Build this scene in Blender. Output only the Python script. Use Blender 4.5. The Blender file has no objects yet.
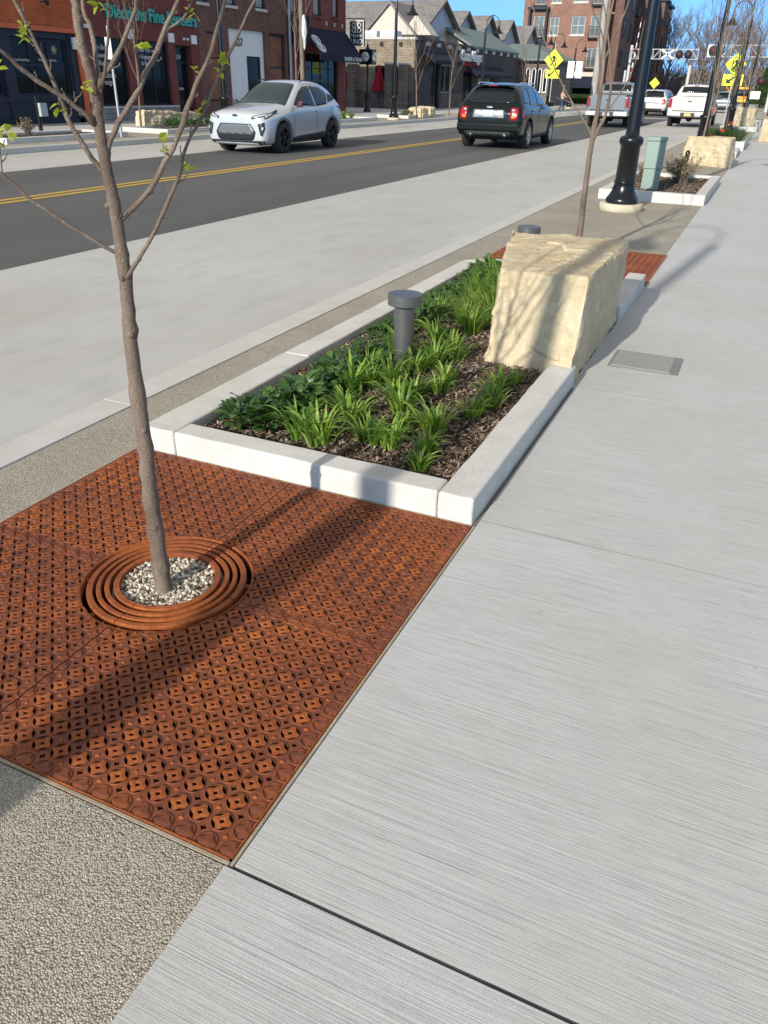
import bpy, bmesh, math, random
from mathutils import Vector, Matrix, noise
from mathutils.bvhtree import BVHTree
R = math.radians
S = bpy.context.scene
COL = S.collection
random.seed(7)

# ---------------------------------------------------------------- camera
cam = bpy.data.cameras.new('camera')
cam.sensor_fit = 'HORIZONTAL'; cam.sensor_width = 36.0; cam.lens = 767/768*36
cam.clip_start = 0.05; cam.clip_end = 3000
co = bpy.data.objects.new('camera', cam); COL.objects.link(co)
def cam_axes():
    f = 767.0
    n = Vector((384-0.025*1376-384, 1888-512, f)).normalized()      # straight down, in lens space
    v = Vector((783-384, 95-512, f)); v = (v - v.dot(n)*n).normalized()
    up = -n; x = v.cross(up)
    # rows of world axes expressed in lens space -> lens axes in world
    right = Vector((x.x, v.x, up.x)); down = Vector((x.y, v.y, up.y)); fwd = Vector((x.z, v.z, up.z))
    return right, -down, -fwd
rx, uy, bz = cam_axes()
M4 = Matrix(((rx.x, uy.x, bz.x, 0), (rx.y, uy.y, bz.y, 0), (rx.z, uy.z, bz.z, 1.55), (0, 0, 0, 1)))
co.matrix_world = M4
S.camera = co

# ---------------------------------------------------------------- sky, sun, exposure
SUN_EL = R(23); SUN_DIR = Vector((-0.115, -1.0, 0)).normalized()*math.cos(SUN_EL) + Vector((0, 0, math.sin(SUN_EL)))
SKY_R, SKY_G, SKY_B = 1.75, 2.5, 2.75
W = bpy.data.worlds.new('World'); S.world = W; W.use_nodes = True
wn = W.node_tree.nodes; wl = W.node_tree.links
sky = wn.new('ShaderNodeTexSky'); sky.sky_type = 'NISHITA'; sky.sun_disc = False
sky.sun_elevation = SUN_EL; sky.sun_rotation = math.atan2(SUN_DIR.x, SUN_DIR.y)
sky.air_density = 1.0; sky.dust_density = 0.3; sky.ozone_density = 2.0
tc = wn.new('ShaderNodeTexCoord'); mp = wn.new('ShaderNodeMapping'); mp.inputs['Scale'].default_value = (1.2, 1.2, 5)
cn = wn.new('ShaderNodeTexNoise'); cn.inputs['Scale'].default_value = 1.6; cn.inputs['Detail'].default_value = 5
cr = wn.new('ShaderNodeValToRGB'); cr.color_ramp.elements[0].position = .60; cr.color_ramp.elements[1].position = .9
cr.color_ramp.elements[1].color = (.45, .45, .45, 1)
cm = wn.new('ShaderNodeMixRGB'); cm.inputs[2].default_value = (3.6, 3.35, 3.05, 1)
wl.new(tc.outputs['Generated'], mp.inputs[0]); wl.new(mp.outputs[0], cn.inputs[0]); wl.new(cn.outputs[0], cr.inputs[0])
# broken cloud by noise; unseen neutral white overhead added to whiten the fill light
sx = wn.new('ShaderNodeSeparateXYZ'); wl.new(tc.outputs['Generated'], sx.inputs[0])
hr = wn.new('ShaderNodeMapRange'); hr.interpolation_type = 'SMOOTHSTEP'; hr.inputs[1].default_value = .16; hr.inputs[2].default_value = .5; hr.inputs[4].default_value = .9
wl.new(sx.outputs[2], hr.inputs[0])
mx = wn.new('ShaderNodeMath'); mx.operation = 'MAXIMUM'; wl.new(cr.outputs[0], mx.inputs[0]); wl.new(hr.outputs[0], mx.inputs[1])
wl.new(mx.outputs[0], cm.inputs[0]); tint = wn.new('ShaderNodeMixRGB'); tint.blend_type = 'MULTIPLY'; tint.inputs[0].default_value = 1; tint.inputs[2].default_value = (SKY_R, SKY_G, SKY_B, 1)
wl.new(sky.outputs[0], tint.inputs[1]); wl.new(tint.outputs[0], cm.inputs[1])
# the sky is read a little higher up than the view ray, for the deep blue of the photograph near the roofs
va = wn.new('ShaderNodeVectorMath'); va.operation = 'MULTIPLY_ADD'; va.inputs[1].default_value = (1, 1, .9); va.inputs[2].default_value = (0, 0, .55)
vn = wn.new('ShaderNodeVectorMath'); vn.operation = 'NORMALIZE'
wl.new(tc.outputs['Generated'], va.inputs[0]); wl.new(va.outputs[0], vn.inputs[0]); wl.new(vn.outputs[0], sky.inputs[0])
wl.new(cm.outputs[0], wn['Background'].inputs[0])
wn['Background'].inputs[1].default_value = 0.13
sl = bpy.data.lights.new('sun', 'SUN'); sl.energy = 4.6; sl.angle = R(0.7); sl.color = (1, .94, .84)
so = bpy.data.objects.new('sun', sl); COL.objects.link(so)
so.rotation_euler = SUN_DIR.to_track_quat('Z', 'Y').to_euler()
S.view_settings.view_transform = 'Standard'; S.view_settings.look = 'None'
S.view_settings.exposure = 0.3; S.view_settings.gamma = 1

# ---------------------------------------------------------------- materials
def mat(name, col, rough=.7, metal=0, spec=.5, **k):
    m = bpy.data.materials.new(name); m.use_nodes = True
    b = m.node_tree.nodes['Principled BSDF']
    b.inputs['Base Color'].default_value = (*col, 1); b.inputs['Roughness'].default_value = rough
    b.inputs['Metallic'].default_value = metal; b.inputs['Specular IOR Level'].default_value = spec
    for kk, v in k.items(): b.inputs[kk.replace('_', ' ')].default_value = v
    return m
class NB:
    def __init__(s, m): s.t = m.node_tree; s.b = s.t.nodes['Principled BSDF']; s.tc = s.t.nodes.new('ShaderNodeTexCoord')
    def n(s, typ, **k):
        x = s.t.nodes.new(typ)
        for a, v in k.items(): setattr(x, a, v)
        return x
    def l(s, a, b): s.t.links.new(a, b)
    def coord(s, scale=(1, 1, 1), rot=(0, 0, 0), src='Object'):
        mp = s.n('ShaderNodeMapping'); mp.inputs['Scale'].default_value = scale; mp.inputs['Rotation'].default_value = rot
        s.l(s.tc.outputs[src], mp.inputs[0]); return mp.outputs[0]
    def noise(s, scale, detail=4, rough=.6, co=None, lac=2):
        x = s.n('ShaderNodeTexNoise'); x.inputs['Scale'].default_value = scale; x.inputs['Detail'].default_value = detail
        x.inputs['Roughness'].default_value = rough; s.l(co if co else s.tc.outputs['Object'], x.inputs[0]); return x.outputs[0]
    def vor(s, scale, co=None, feature='F1', out='Distance', rnd=1):
        x = s.n('ShaderNodeTexVoronoi'); x.feature = feature; x.inputs['Scale'].default_value = scale; x.inputs['Randomness'].default_value = rnd
        s.l(co if co else s.tc.outputs['Object'], x.inputs[0]); return x.outputs[out]
    def ramp(s, fac, stops):
        x = s.n('ShaderNodeValToRGB'); e = x.color_ramp.elements
        while len(e) < len(stops): e.new(.5)
        for q, (p, c) in zip(e, stops): q.position = p; q.color = (*c, 1) if len(c) == 3 else c
        s.l(fac, x.inputs[0]); return x.outputs[0]
    def mix(s, fac, a, b, typ='MIX'):
        x = s.n('ShaderNodeMixRGB', blend_type=typ)
        for i, v in ((0, fac), (1, a), (2, b)):
            if hasattr(v, 'links') or hasattr(v, 'is_linked'): s.l(v, x.inputs[i])
            else: x.inputs[i].default_value = v if i == 0 else (*v, 1)
        return x.outputs[0]
    def math(s, op, a, b=0):
        x = s.n('ShaderNodeMath', operation=op)
        for i, v in ((0, a), (1, b)):
            if hasattr(v, 'is_linked'): s.l(v, x.inputs[i])
            else: x.inputs[i].default_value = v
        return x.outputs[0]
    def col(s, c): s.l(c, s.b.inputs['Base Color'])
    def bump(s, h, dist=.002, st=1, prev=None):
        x = s.n('ShaderNodeBump'); x.inputs['Distance'].default_value = dist; x.inputs['Strength'].default_value = st
        s.l(h, x.inputs['Height'])
        if prev: s.l(prev, x.inputs['Normal'])
        s.l(x.outputs[0], s.b.inputs['Normal']); return x.outputs[0]
def g3(v): return (v, v, v)
def speckle(name, c1, c2, scale=8, fine=120, rough=.8, bump=.001, amt=.25, spec=.3, metal=0):
    m = mat(name, c1, rough, metal, spec); n = NB(m)
    a = n.noise(scale, 5); b = n.noise(fine, 3)
    c = n.mix(n.ramp(a, [(.3, g3(0)), (.7, g3(1))]), c1, c2)
    f = n.ramp(b, [(.3, g3(1-amt)), (.7, g3(1+amt*.3))])
    n.col(n.mix(1.0, c, f, 'MULTIPLY'))
    if bump: n.bump(b, bump, .6)
    return m

def broom_concrete(name, base, horiz=True):
    m = mat(name, base, .85, 0, .3); n = NB(m)
    st = n.noise(1, 3, .7, n.coord((1.3, 300, 1)))
    st2 = n.noise(1, 2, .5, n.coord((.7, 95, 1)))
    brk = n.noise(1, 3, .6, n.coord((9, 420, 1))); lite = n.noise(1, 2, .6, n.coord((1.0, 210, 3)))
    big = n.noise(.9, 5, .6); med = n.noise(7, 4)
    gr = n.noise(350, 2)
    c = n.mix(n.ramp(big, [(.35, g3(0)), (.68, g3(1))]), base, tuple(x*y for x, y in zip(base, (.93, .915, .88))))
    c = n.mix(1, c, n.ramp(med, [(.3, g3(.965)), (.7, g3(1.02))]), 'MULTIPLY')
    dk = n.noise(2.3, 6, .7); c = n.mix(1, c, n.ramp(dk, [(.62, g3(1)), (.8, (.90, .87, .82))]), 'MULTIPLY')
    c = n.mix(1, c, n.ramp(st, [(.30, g3(.66)), (.47, g3(1)), (.75, g3(1.07))]), 'MULTIPLY')
    c = n.mix(1, c, n.ramp(brk, [(.30, g3(.72)), (.44, g3(1)), (.66, g3(1.10))]), 'MULTIPLY')
    c = n.mix(1, c, n.ramp(lite, [(.64, g3(1)), (.74, g3(1.22))]), 'MULTIPLY')
    spots = n.vor(4.3); c = n.mix(1, c, n.ramp(spots, [(.018, (.84, .83, .80)), (.05, g3(1))]), 'MULTIPLY')
    c = n.mix(1, c, n.ramp(gr, [(.3, g3(.84)), (.7, g3(1.08))]), 'MULTIPLY')
    n.col(c)
    h = n.math('ADD', st, n.math('MULTIPLY', st2, .6))
    n.bump(n.math('ADD', h, n.math('MULTIPLY', gr, .25)), .0017, .8)
    return m
M = {}
M['walk'] = broom_concrete('broomed_concrete', (.485, .487, .48))
def parking_concrete():
    m = mat('parking_concrete', (.42, .41, .38), .85, 0, .3); n = NB(m)
    a = n.noise(.5, 6, .65, n.coord((1, .55, 1))); b = n.noise(3, 5, .7, n.coord((1.5, .6, 1))); gr = n.noise(200, 3)
    c = n.ramp(a, [(.3, (.39, .375, .34)), (.55, (.445, .435, .405)), (.75, (.48, .47, .44))])
    c = n.mix(1, c, n.ramp(b, [(.25, g3(.87)), (.5, g3(1)), (.8, g3(1.04))]), 'MULTIPLY')
    c = n.mix(1, c, n.ramp(gr, [(.3, g3(.92)), (.7, g3(1.04))]), 'MULTIPLY')
    n.col(c); n.bump(gr, .001, .5); return m
M['park'] = parking_concrete()
def aggregate():
    m = mat('exposed_aggregate', (.3, .27, .21), .8, 0, .35); n = NB(m)
    v = n.n('ShaderNodeTexVoronoi'); v.inputs['Scale'].default_value = 220; n.l(n.tc.outputs['Object'], v.inputs[0])
    ramp = n.ramp(v.outputs['Color'], [(0, (.20, .175, .135)), (.3, (.37, .325, .25)), (.6, (.50, .45, .36)), (.85, (.40, .365, .30)), (1, (.78, .74, .66))])
    edge = n.ramp(v.outputs['Distance'], [(.3, g3(1.05)), (.8, g3(.55))])
    big = n.noise(1.2, 5)
    c = n.mix(1, ramp, edge, 'MULTIPLY')
    c = n.mix(1, c, n.ramp(big, [(.3, g3(.85)), (.7, g3(1.15))]), 'MULTIPLY')
    n.col(c)
    h = n.math('SUBTRACT', 1, v.outputs['Distance'])
    n.bump(n.math('ADD', h, n.math('MULTIPLY', n.noise(90, 2), .8)), .004, 1); return m
M['agg'] = aggregate()
def asphalt():
    m = mat('asphalt', (.05, .05, .052), .85, 0, .3); n = NB(m)
    a = n.noise(.35, 5, .6, n.coord((1, .25, 1))); gr = n.vor(160)
    c = n.ramp(a, [(.3, (.088, .088, .085)), (.7, (.115, .114, .109))])
    tr_ = n.noise(1, 3, .5, n.coord((.9, .02, 1))); c = n.mix(1, c, n.ramp(tr_, [(.35, g3(.86)), (.6, g3(1.08))]), 'MULTIPLY')
    oil = n.noise(1.6, 5, .65, n.coord((1.5, .5, 1))); c = n.mix(1, c, n.ramp(oil, [(.66, g3(1)), (.78, g3(.78))]), 'MULTIPLY')
    c = n.mix(1, c, n.ramp(gr, [(.1, g3(1.25)), (.6, g3(.85))]), 'MULTIPLY')
    n.col(c); n.bump(gr, .003, .5); return m
M['asphalt'] = asphalt()
M['lightc'] = speckle('curb_strip_concrete', (.56, .55, .51), (.49, .475, .43), 5, 160)
M['curbstone'] = speckle('white_curb_stone', (.66, .65, .61), (.56, .54, .48), 5, 260, .85, .003, .34)
M['cream'] = speckle('cream_stone', (.60, .54, .40), (.50, .43, .30), 4, 90, .85, .003)
M['yellow'] = speckle('yellow_paint', (.62, .38, .04), (.50, .32, .06), 10, 120, .7, .0005)
M['white_paint'] = speckle('white_paint', (.7, .7, .68), (.6, .6, .58), 10, 120, .6, .0005)
M['joint'] = mat('joint_filler', (.075, .065, .055), .95)
M['soil'] = speckle('dark_soil', (.055, .038, .026), (.035, .025, .018), 20, 200, .95, .004, .4)
M['earth'] = speckle('roadside_ground', (.10, .11, .06), (.14, .13, .09), .2, 8, .95, .01)
M['farc'] = speckle('far_sidewalk', (.50, .49, .47), (.44, .43, .41), 1, 50)
def rust():
    m = mat('rusted_cast_iron', (.3, .1, .03), .75, .15, .4); n = NB(m)
    a = n.noise(3.2, 6, .65); b = n.noise(55, 4, .7); f = n.noise(400, 2)
    c = n.ramp(a, [(.26, (.13, .036, .016)), (.42, (.23, .062, .019)), (.55, (.31, .083, .020)), (.66, (.39, .112, .024)), (.78, (.30, .11, .045))])
    c = n.mix(1, c, n.ramp(b, [(.25, g3(.6)), (.5, g3(1)), (.8, g3(1.25))]), 'MULTIPLY')
    n.col(c); n.bump(n.math('ADD', b, n.math('MULTIPLY', f, .4)), .0012, .7); return m
M['rust'] = rust()
def rustplate():
    m = mat('worn_rusted_plate', (.2, .09, .05), .6, .3, .5); n = NB(m)
    a = n.noise(2.6, 5, .6); b = n.noise(60, 4, .7)
    c = n.ramp(a, [(.28, (.12, .042, .027)), (.48, (.21, .062, .027)), (.62, (.29, .085, .026)), (.78, (.25, .085, .038))])
    c = n.mix(1, c, n.ramp(b, [(.25, g3(.65)), (.5, g3(1)), (.8, g3(1.3))]), 'MULTIPLY')
    n.col(c); n.bump(b, .001, .7); return m
M['rust2'] = rustplate()
M['rust3'] = speckle('shaded_hole_rust', (.16, .05, .02), (.10, .032, .015), 12, 120, .85)  # rust painted darker on the hole walls, to deepen the shade in the openings
M['frame_metal'] = speckle('weathered_frame_edge', (.42, .36, .28), (.30, .22, .15), 12, 120, .7)
def island(name, stops, rough=.85, bump=0, spec=.3):
    m = mat(name, stops[0][1], rough, 0, spec); n = NB(m)
    g = n.n('ShaderNodeNewGeometry'); c = n.ramp(g.outputs['Random Per Island'], stops)
    c = n.mix(1, c, n.ramp(n.noise(90, 3), [(.3, g3(.75)), (.7, g3(1.15))]), 'MULTIPLY')
    n.col(c); return m
M['pebble'] = island('river_pebbles', [(0, (.08, .07, .06)), (.25, (.30, .25, .19)), (.5, (.58, .50, .38)), (.75, (.40, .36, .31)), (1, (.78, .73, .64))])
M['chip'] = island('bark_mulch_chips', [(0, (.05, .034, .026)), (.35, (.12, .083, .06)), (.7, (.20, .145, .108)), (.92, (.32, .25, .19)), (1, (.55, .47, .37))])
def leafmat(name, stops, trans=.35, rough=.42):
    m = mat(name, stops[0][1], rough, 0, .45); n = NB(m)
    g = n.n('ShaderNodeNewGeometry'); o = n.n('ShaderNodeObjectInfo')
    f = n.math('FRACT', n.math('ADD', g.outputs['Random Per Island'], o.outputs['Random']))
    c = n.ramp(f, stops); n.col(c)
    t = n.n('ShaderNodeBsdfTranslucent'); n.l(n.mix(1, c, (1.6, 1.7, .7), 'MULTIPLY'), t.inputs[0])
    mx = n.n('ShaderNodeMixShader'); mx.inputs[0].default_value = trans
    n.l(n.b.outputs[0], mx.inputs[1]); n.l(t.outputs[0], mx.inputs[2])
    n.l(mx.outputs[0], n.t.nodes['Material Output'].inputs[0]); return m
M['strap'] = leafmat('strap_leaf', [(0, (.06, .14, .022)), (.45, (.13, .24, .035)), (.8, (.24, .36, .055)), (.95, (.36, .46, .10)), (1, (.42, .38, .16))])
M['broad'] = leafmat('broad_leaf', [(0, (.035, .085, .022)), (.6, (.06, .13, .03)), (1, (.10, .18, .04))], .25)
M['bud'] = leafmat('spring_leaf', [(0, (.28, .33, .04)), (1, (.42, .46, .08))], .5)
M['dry'] = leafmat('dry_twig_leaf', [(0, (.16, .13, .07)), (1, (.3, .24, .14))], .2, .8)
M['hedge'] = leafmat('hedge_leaf', [(0, (.03, .06, .018)), (1, (.06, .10, .03))], .2)
def bark(name, c1, c2, sc=1):
    m = mat(name, c1, .85, 0, .25); n = NB(m)
    a = n.noise(14*sc, 5, .6, n.coord((1, 1, .35))); b = n.noise(120*sc, 4, .7); l = n.ramp(n.vor(75*sc, n.coord((1, 1, 1.6))), [(.10, g3(2.0)), (.20, g3(1))])
    c = n.mix(n.ramp(a, [(.35, g3(0)), (.65, g3(1))]), c1, c2)
    c = n.mix(1, c, n.ramp(b, [(.25, g3(.72)), (.75, g3(1.15))]), 'MULTIPLY'); c = n.mix(1, c, l, 'MULTIPLY')
    n.col(c); n.bump(n.math('ADD', b, a), .006, .9); return m
M['bark'] = bark('young_tree_bark', (.135, .098, .075), (.225, .175, .135))
M['farbark'] = bark('distant_bark', (.17, .14, .115), (.24, .20, .165), .1)
def limestone():
    m = mat('limestone_block', (.6, .52, .36), .85, 0, .3); n = NB(m)
    a = n.noise(2.2, 6, .65); b = n.noise(14, 6, .7); f = n.noise(80, 4, .7)
    c = n.ramp(a, [(.28, (.54, .42, .24)), (.45, (.60, .50, .33)), (.6, (.62, .53, .36)), (.75, (.54, .48, .36))])
    c = n.mix(1, c, n.ramp(b, [(.3, g3(.82)), (.6, g3(1.02)), (.8, (1.08, 1.05, 1))]), 'MULTIPLY')
    c = n.mix(1, c, n.ramp(f, [(.3, g3(.85)), (.7, g3(1.05))]), 'MULTIPLY')
    vein = n.ramp(n.noise(1.6, 3, .5, n.coord((1, 1, 3))), [(.485, g3(1)), (.5, (.82, .66, .42)), (.515, g3(1))])
    gp = n.ramp(n.noise(3.1, 4, .6), [(.42, g3(1)), (.62, (.90, .88, .85))]); c = n.mix(1, c, gp, 'MULTIPLY')
    c = n.mix(.12, c, vein, 'MULTIPLY')
    n.col(c); n.bump(n.math('ADD', b, n.math('MULTIPLY', f, .6)), .014, .8); return m
M['lime'] = limestone()
M['bollard'] = speckle('bollard_grey_metal', (.13, .13, .125), (.12, .12, .115), 3, 250, .42, .0002, .08, .5, .5)
M['black'] = mat('black_metal', (.007, .008, .009), .25, .0, .38)
M['mblack'] = mat('matt_black', (.012, .012, .014), .7)
M['ped'] = speckle('pale_green_plastic', (.23, .30, .26), (.21, .28, .245), 2, 60, .5, .0003, .08)
M['tyre'] = mat('tyre_rubber', (.02, .02, .02), .8)
M['rim_dark'] = mat('dark_alloy', (.03, .03, .032), .35, .7)
M['grille_mesh'] = mat('grey_grille_mesh', (.15, .155, .16), .35, .5)
M['rim'] = mat('silver_alloy', (.5, .5, .5), .3, .9)
M['trim'] = mat('black_plastic_trim', (.02, .02, .021), .55)
def paint(name, c, metal=.3, rough=.3):
    return mat(name, c, rough, metal, .5, Coat_Weight=1.0, Coat_Roughness=.04)
M['p_silver'] = paint('pale_silver_paint', (.50, .53, .54), .3, .3)
M['p_black'] = mat('black_green_paint', (.005, .008, .008), .12, 0, .35)
M['p_grey'] = paint('silver_grey_paint', (.17, .18, .19), .5)
M['p_white'] = paint('cream_white_paint', (.60, .565, .50), .05)
M['p_red'] = paint('dark_red_paint', (.10, .02, .02), .3)
M['glass'] = mat('dark_vehicle_glass', (.010, .013, .014), .04, 0, .45)
M['glass2'] = mat('tinted_windscreen', (.018, .034, .036), .05, 0, .35)
M['applique'] = mat('satin_silver_trim', (.22, .23, .24), .35, .4)
M['chrome'] = mat('chrome', (.7, .7, .7), .15, 1)
M['redlamp'] = mat('red_lens', (.26, .008, .012), .25, 0, .4)
M['mirror_red'] = mat('red_mirror_reflection', (.07, .012, .014), .3)  # reddish reflection in the door mirror, put into the housing colour
M['lamp'] = mat('clear_lens', (.55, .55, .55), .12, .4, .8)
M['amber'] = mat('amber_lens', (.7, .2, .03), .2)
M['plate'] = mat('white_plate', (.38, .43, .50), .5)
M['plate_y'] = mat('yellow_plate', (.5, .4, .12), .5)
M['shopglass'] = mat('shop_glass', (.010, .011, .013), .06, 0, .16)
M['aptglass'] = mat('apartment_window_glass', (.12, .14, .14), .15, 0, .6)
M['white'] = speckle('white_board', (.75, .75, .73), (.68, .68, .66), 2, 40, .6, .0003, .08)
M['sign_yellow'] = mat('fluorescent_yellow', (.75, .85, .02), .45)
M['galv'] = speckle('galvanised_steel', (.45, .47, .48), (.38, .40, .41), 3, 40, .5, .0003, .1, .5, .4)
M['navy'] = speckle('navy_canvas', (.012, .016, .035), (.010, .013, .028), 4, 80, .85, .0008)
M['slate'] = speckle('dark_slate_paint', (.022, .028, .044), (.018, .022, .036), 1, 40, .6, .0004)
M['orange'] = mat('orange_trim_paint', (.55, .11, .03), .6)
M['maroon'] = speckle('maroon_stucco', (.17, .045, .038), (.15, .04, .034), 3, 60, .8, .001, .12)
M['teal'] = mat('teal_letters', (.03, .36, .30), .5)
M['grey_block'] = None
M['red_canvas'] = speckle('red_canvas', (.38, .015, .03), (.28, .01, .02), 5, 60, .85)
M['shingle'] = None
M['siding'] = mat('cream_siding', (.52, .47, .40), .8)
M['greenroof'] = mat('green_metal_roof', (.13, .17, .155), .6)
M['orange_flag'] = mat('orange_blossom', (.85, .13, .03), .6)
M['poster'] = speckle('orange_lit_paper', (.34, .14, .06), (.14, .05, .03), 2.5, 9, .6, 0, .35)
M['curtain'] = speckle('pale_curtain', (.42, .43, .42), (.25, .25, .25), 5, 14, .7, 0, .3)
def brick(name, c1, c2, mortar, axis='x', bw=.21, bh=.07, mort=.01, bumpd=.006):
    m = mat(name, c1, .85, 0, .25); n = NB(m)
    sp = n.n('ShaderNodeSeparateXYZ'); n.l(n.tc.outputs['Object'], sp.inputs[0])
    cb = n.n('ShaderNodeCombineXYZ'); n.l(sp.outputs['Y' if axis == 'x' else 'X'], cb.inputs[0]); n.l(sp.outputs['Z'], cb.inputs[1])
    b = n.n('ShaderNodeTexBrick'); b.inputs['Scale'].default_value = 1; b.inputs['Brick Width'].default_value = bw; b.inputs['Row Height'].default_value = bh
    b.inputs['Mortar Size'].default_value = mort; b.inputs['Mortar Smooth'].default_value = .2; b.inputs['Bias'].default_value = 0
    b.inputs['Color1'].default_value = (*c1, 1); b.inputs['Color2'].default_value = (*c2, 1); b.inputs['Mortar'].default_value = (*mortar, 1)
    n.l(cb.outputs[0], b.inputs[0])
    c = n.mix(1, b.outputs['Color'], n.ramp(n.noise(1.3, 5), [(.3, g3(.78)), (.7, g3(1.15))]), 'MULTIPLY')
    c = n.mix(1, c, n.ramp(n.noise(25, 3), [(.3, g3(.8)), (.7, g3(1.15))]), 'MULTIPLY')
    n.col(c); n.bump(n.math('SUBTRACT', 1, b.outputs['Fac']), bumpd, .6); return m
M['b_orange'] = brick('orange_painted_brick', (.52, .13, .045), (.46, .11, .04), (.36, .085, .03), 'x')
M['b_brown'] = brick('brown_brick', (.17, .065, .045), (.11, .045, .035), (.20, .14, .11), 'x')
M['b_red'] = brick('red_brick', (.22, .05, .04), (.15, .035, .03), (.19, .10, .08), 'x')
M['b_tan_y'] = brick('tan_brick_side', (.34, .28, .20), (.24, .19, .14), (.16, .13, .10), 'y', .24, .09, .014)
M['b_dark_x'] = brick('dark_grey_brick', (.09, .08, .08), (.07, .06, .06), (.06, .055, .05), 'x')
M['b_stone_y'] = brick('ledge_stone_side', (.25, .20, .16), (.16, .13, .11), (.07, .06, .05), 'y', .35, .13, .02)
M['b_stone_x'] = brick('ledge_stone_front', (.20, .16, .13), (.12, .10, .085), (.06, .05, .045), 'x', .35, .13, .02)
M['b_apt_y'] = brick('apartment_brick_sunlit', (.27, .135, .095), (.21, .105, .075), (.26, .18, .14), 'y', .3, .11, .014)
M['b_apt_x'] = brick('apartment_brick_shaded', (.16, .085, .065), (.13, .07, .055), (.15, .11, .09), 'x', .3, .11, .014)  # same brick painted darker for the shade on the street side
M['grey_block'] = brick('grey_split_block', (.28, .27, .25), (.23, .22, .21), (.14, .135, .13), 'x', .42, .19, .012)
def shingle():
    m = brick('grey_shingles', (.24, .22, .21), (.19, .175, .165), (.13, .12, .115), 'y', .35, .16, .012); return m
M['shingle'] = shingle()

# ---------------------------------------------------------------- mesh helpers
class MB:
    def __init__(s): s.v = []; s.f = []; s.m = []; s.smooth = []
    def add(s, vs, fs, mi=0, sm=False):
        o = len(s.v); s.v += [tuple(v) for v in vs]
        for f in fs: s.f.append([i+o for i in f]); s.m.append(mi); s.smooth.append(sm)
        return s
    def box(s, x0, x1, y0, y1, z0, z1, mi=0):
        vs = [(x, y, z) for z in (z0, z1) for y in (y0, y1) for x in (x0, x1)]
        return s.add(vs, [(0, 2, 3, 1), (4, 5, 7, 6), (0, 1, 5, 4), (2, 6, 7, 3), (0, 4, 6, 2), (1, 3, 7, 5)], mi)
    def cbox(s, c, d, mi=0): return s.box(c[0]-d[0]/2, c[0]+d[0]/2, c[1]-d[1]/2, c[1]+d[1]/2, c[2]-d[2]/2, c[2]+d[2]/2, mi)
    def prism(s, poly, axis, a, b, mi=0):
        n = len(poly)
        def P(p, t): return (t, p[0], p[1]) if axis == 'x' else ((p[0], t, p[1]) if axis == 'y' else (p[0], p[1], t))
        vs = [P(p, a) for p in poly]+[P(p, b) for p in poly]
        fs = [tuple(range(n))[::-1], tuple(range(n, 2*n))]+[(i, (i+1) % n, n+(i+1) % n, n+i) for i in range(n)]
        return s.add(vs, fs, mi)
    def tube(s, pts, rad, n=8, mi=0, cap=True):
        pts = [Vector(p) for p in pts]; k = len(pts)
        if not hasattr(rad, '__len__'): rad = [rad]*k
        vs = []; ref = None
        for i, p in enumerate(pts):
            t = (pts[min(i+1, k-1)]-pts[max(i-1, 0)]).normalized()
            if ref is None: ref = Vector((0, 0, 1)).cross(t) if abs(t.z) < .9 else Vector((1, 0, 0)).cross(t)
            u = (ref-ref.dot(t)*t).normalized(); ref = u; w = t.cross(u)
            for j in range(n):
                a = 2*math.pi*j/n; vs.append(p+(u*math.cos(a)+w*math.sin(a))*rad[i])
        fs = [(i*n+j, i*n+(j+1) % n, (i+1)*n+(j+1) % n, (i+1)*n+j) for i in range(k-1) for j in range(n)]
        s.add(vs, fs, mi, True)
        if cap: s.add(vs[:n], [tuple(range(n))[::-1]], mi); s.add(vs[-n:], [tuple(range(n))], mi)
        return s
    def lathe(s, prof, c=(0, 0, 0), n=24, mi=0, axis='z', sm=True, sharp=False):
        if sharp:
            for a, b in zip(prof[:-1], prof[1:]): s.lathe([a, b], c, n, mi, axis, sm)
            return s
        vs = []
        for (r, z) in prof:
            for j in range(n):
                a = 2*math.pi*j/n; p = (r*math.cos(a), r*math.sin(a), z)
                if axis == 'x': p = (p[2], p[0], p[1])
                elif axis == 'y': p = (p[0], p[2], p[1])
                vs.append((c[0]+p[0], c[1]+p[1], c[2]+p[2]))
        fs = [(i*n+j, i*n+(j+1) % n, (i+1)*n+(j+1) % n, (i+1)*n+j) for i in range(len(prof)-1) for j in range(n)]
        return s.add(vs, fs, mi, sm)
    def build(s, name, mats, parent=None, loc=(0, 0, 0), fix=True):
        me = bpy.data.meshes.new(name); me.from_pydata(s.v, [], s.f)
        if not isinstance(mats, (list, tuple)): mats = [mats]
        for m in mats: me.materials.append(m)
        me.polygons.foreach_set('material_index', s.m); me.polygons.foreach_set('use_smooth', s.smooth)
        me.update()
        if fix and len(s.f) < 60000:
            bm = bmesh.new(); bm.from_mesh(me); bmesh.ops.recalc_face_normals(bm, faces=bm.faces); bm.to_mesh(me); bm.free()
        o = bpy.data.objects.new(name, me); COL.objects.link(o); o.location = loc
        if parent: o.parent = parent
        return o
def tag(o, label=None, cat=None, group=None, kind=None):
    if label: o['label'] = label
    if cat: o['category'] = cat
    if group: o['group'] = group
    if kind: o['kind'] = kind
    return o
def thing(name, label, cat, loc=(0, 0, 0), rz=0, group=None):
    o = bpy.data.objects.new(name, None); COL.objects.link(o); o.location = loc; o.rotation_euler = (0, 0, rz)
    o.empty_display_size = .1
    return tag(o, label, cat, group)
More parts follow.
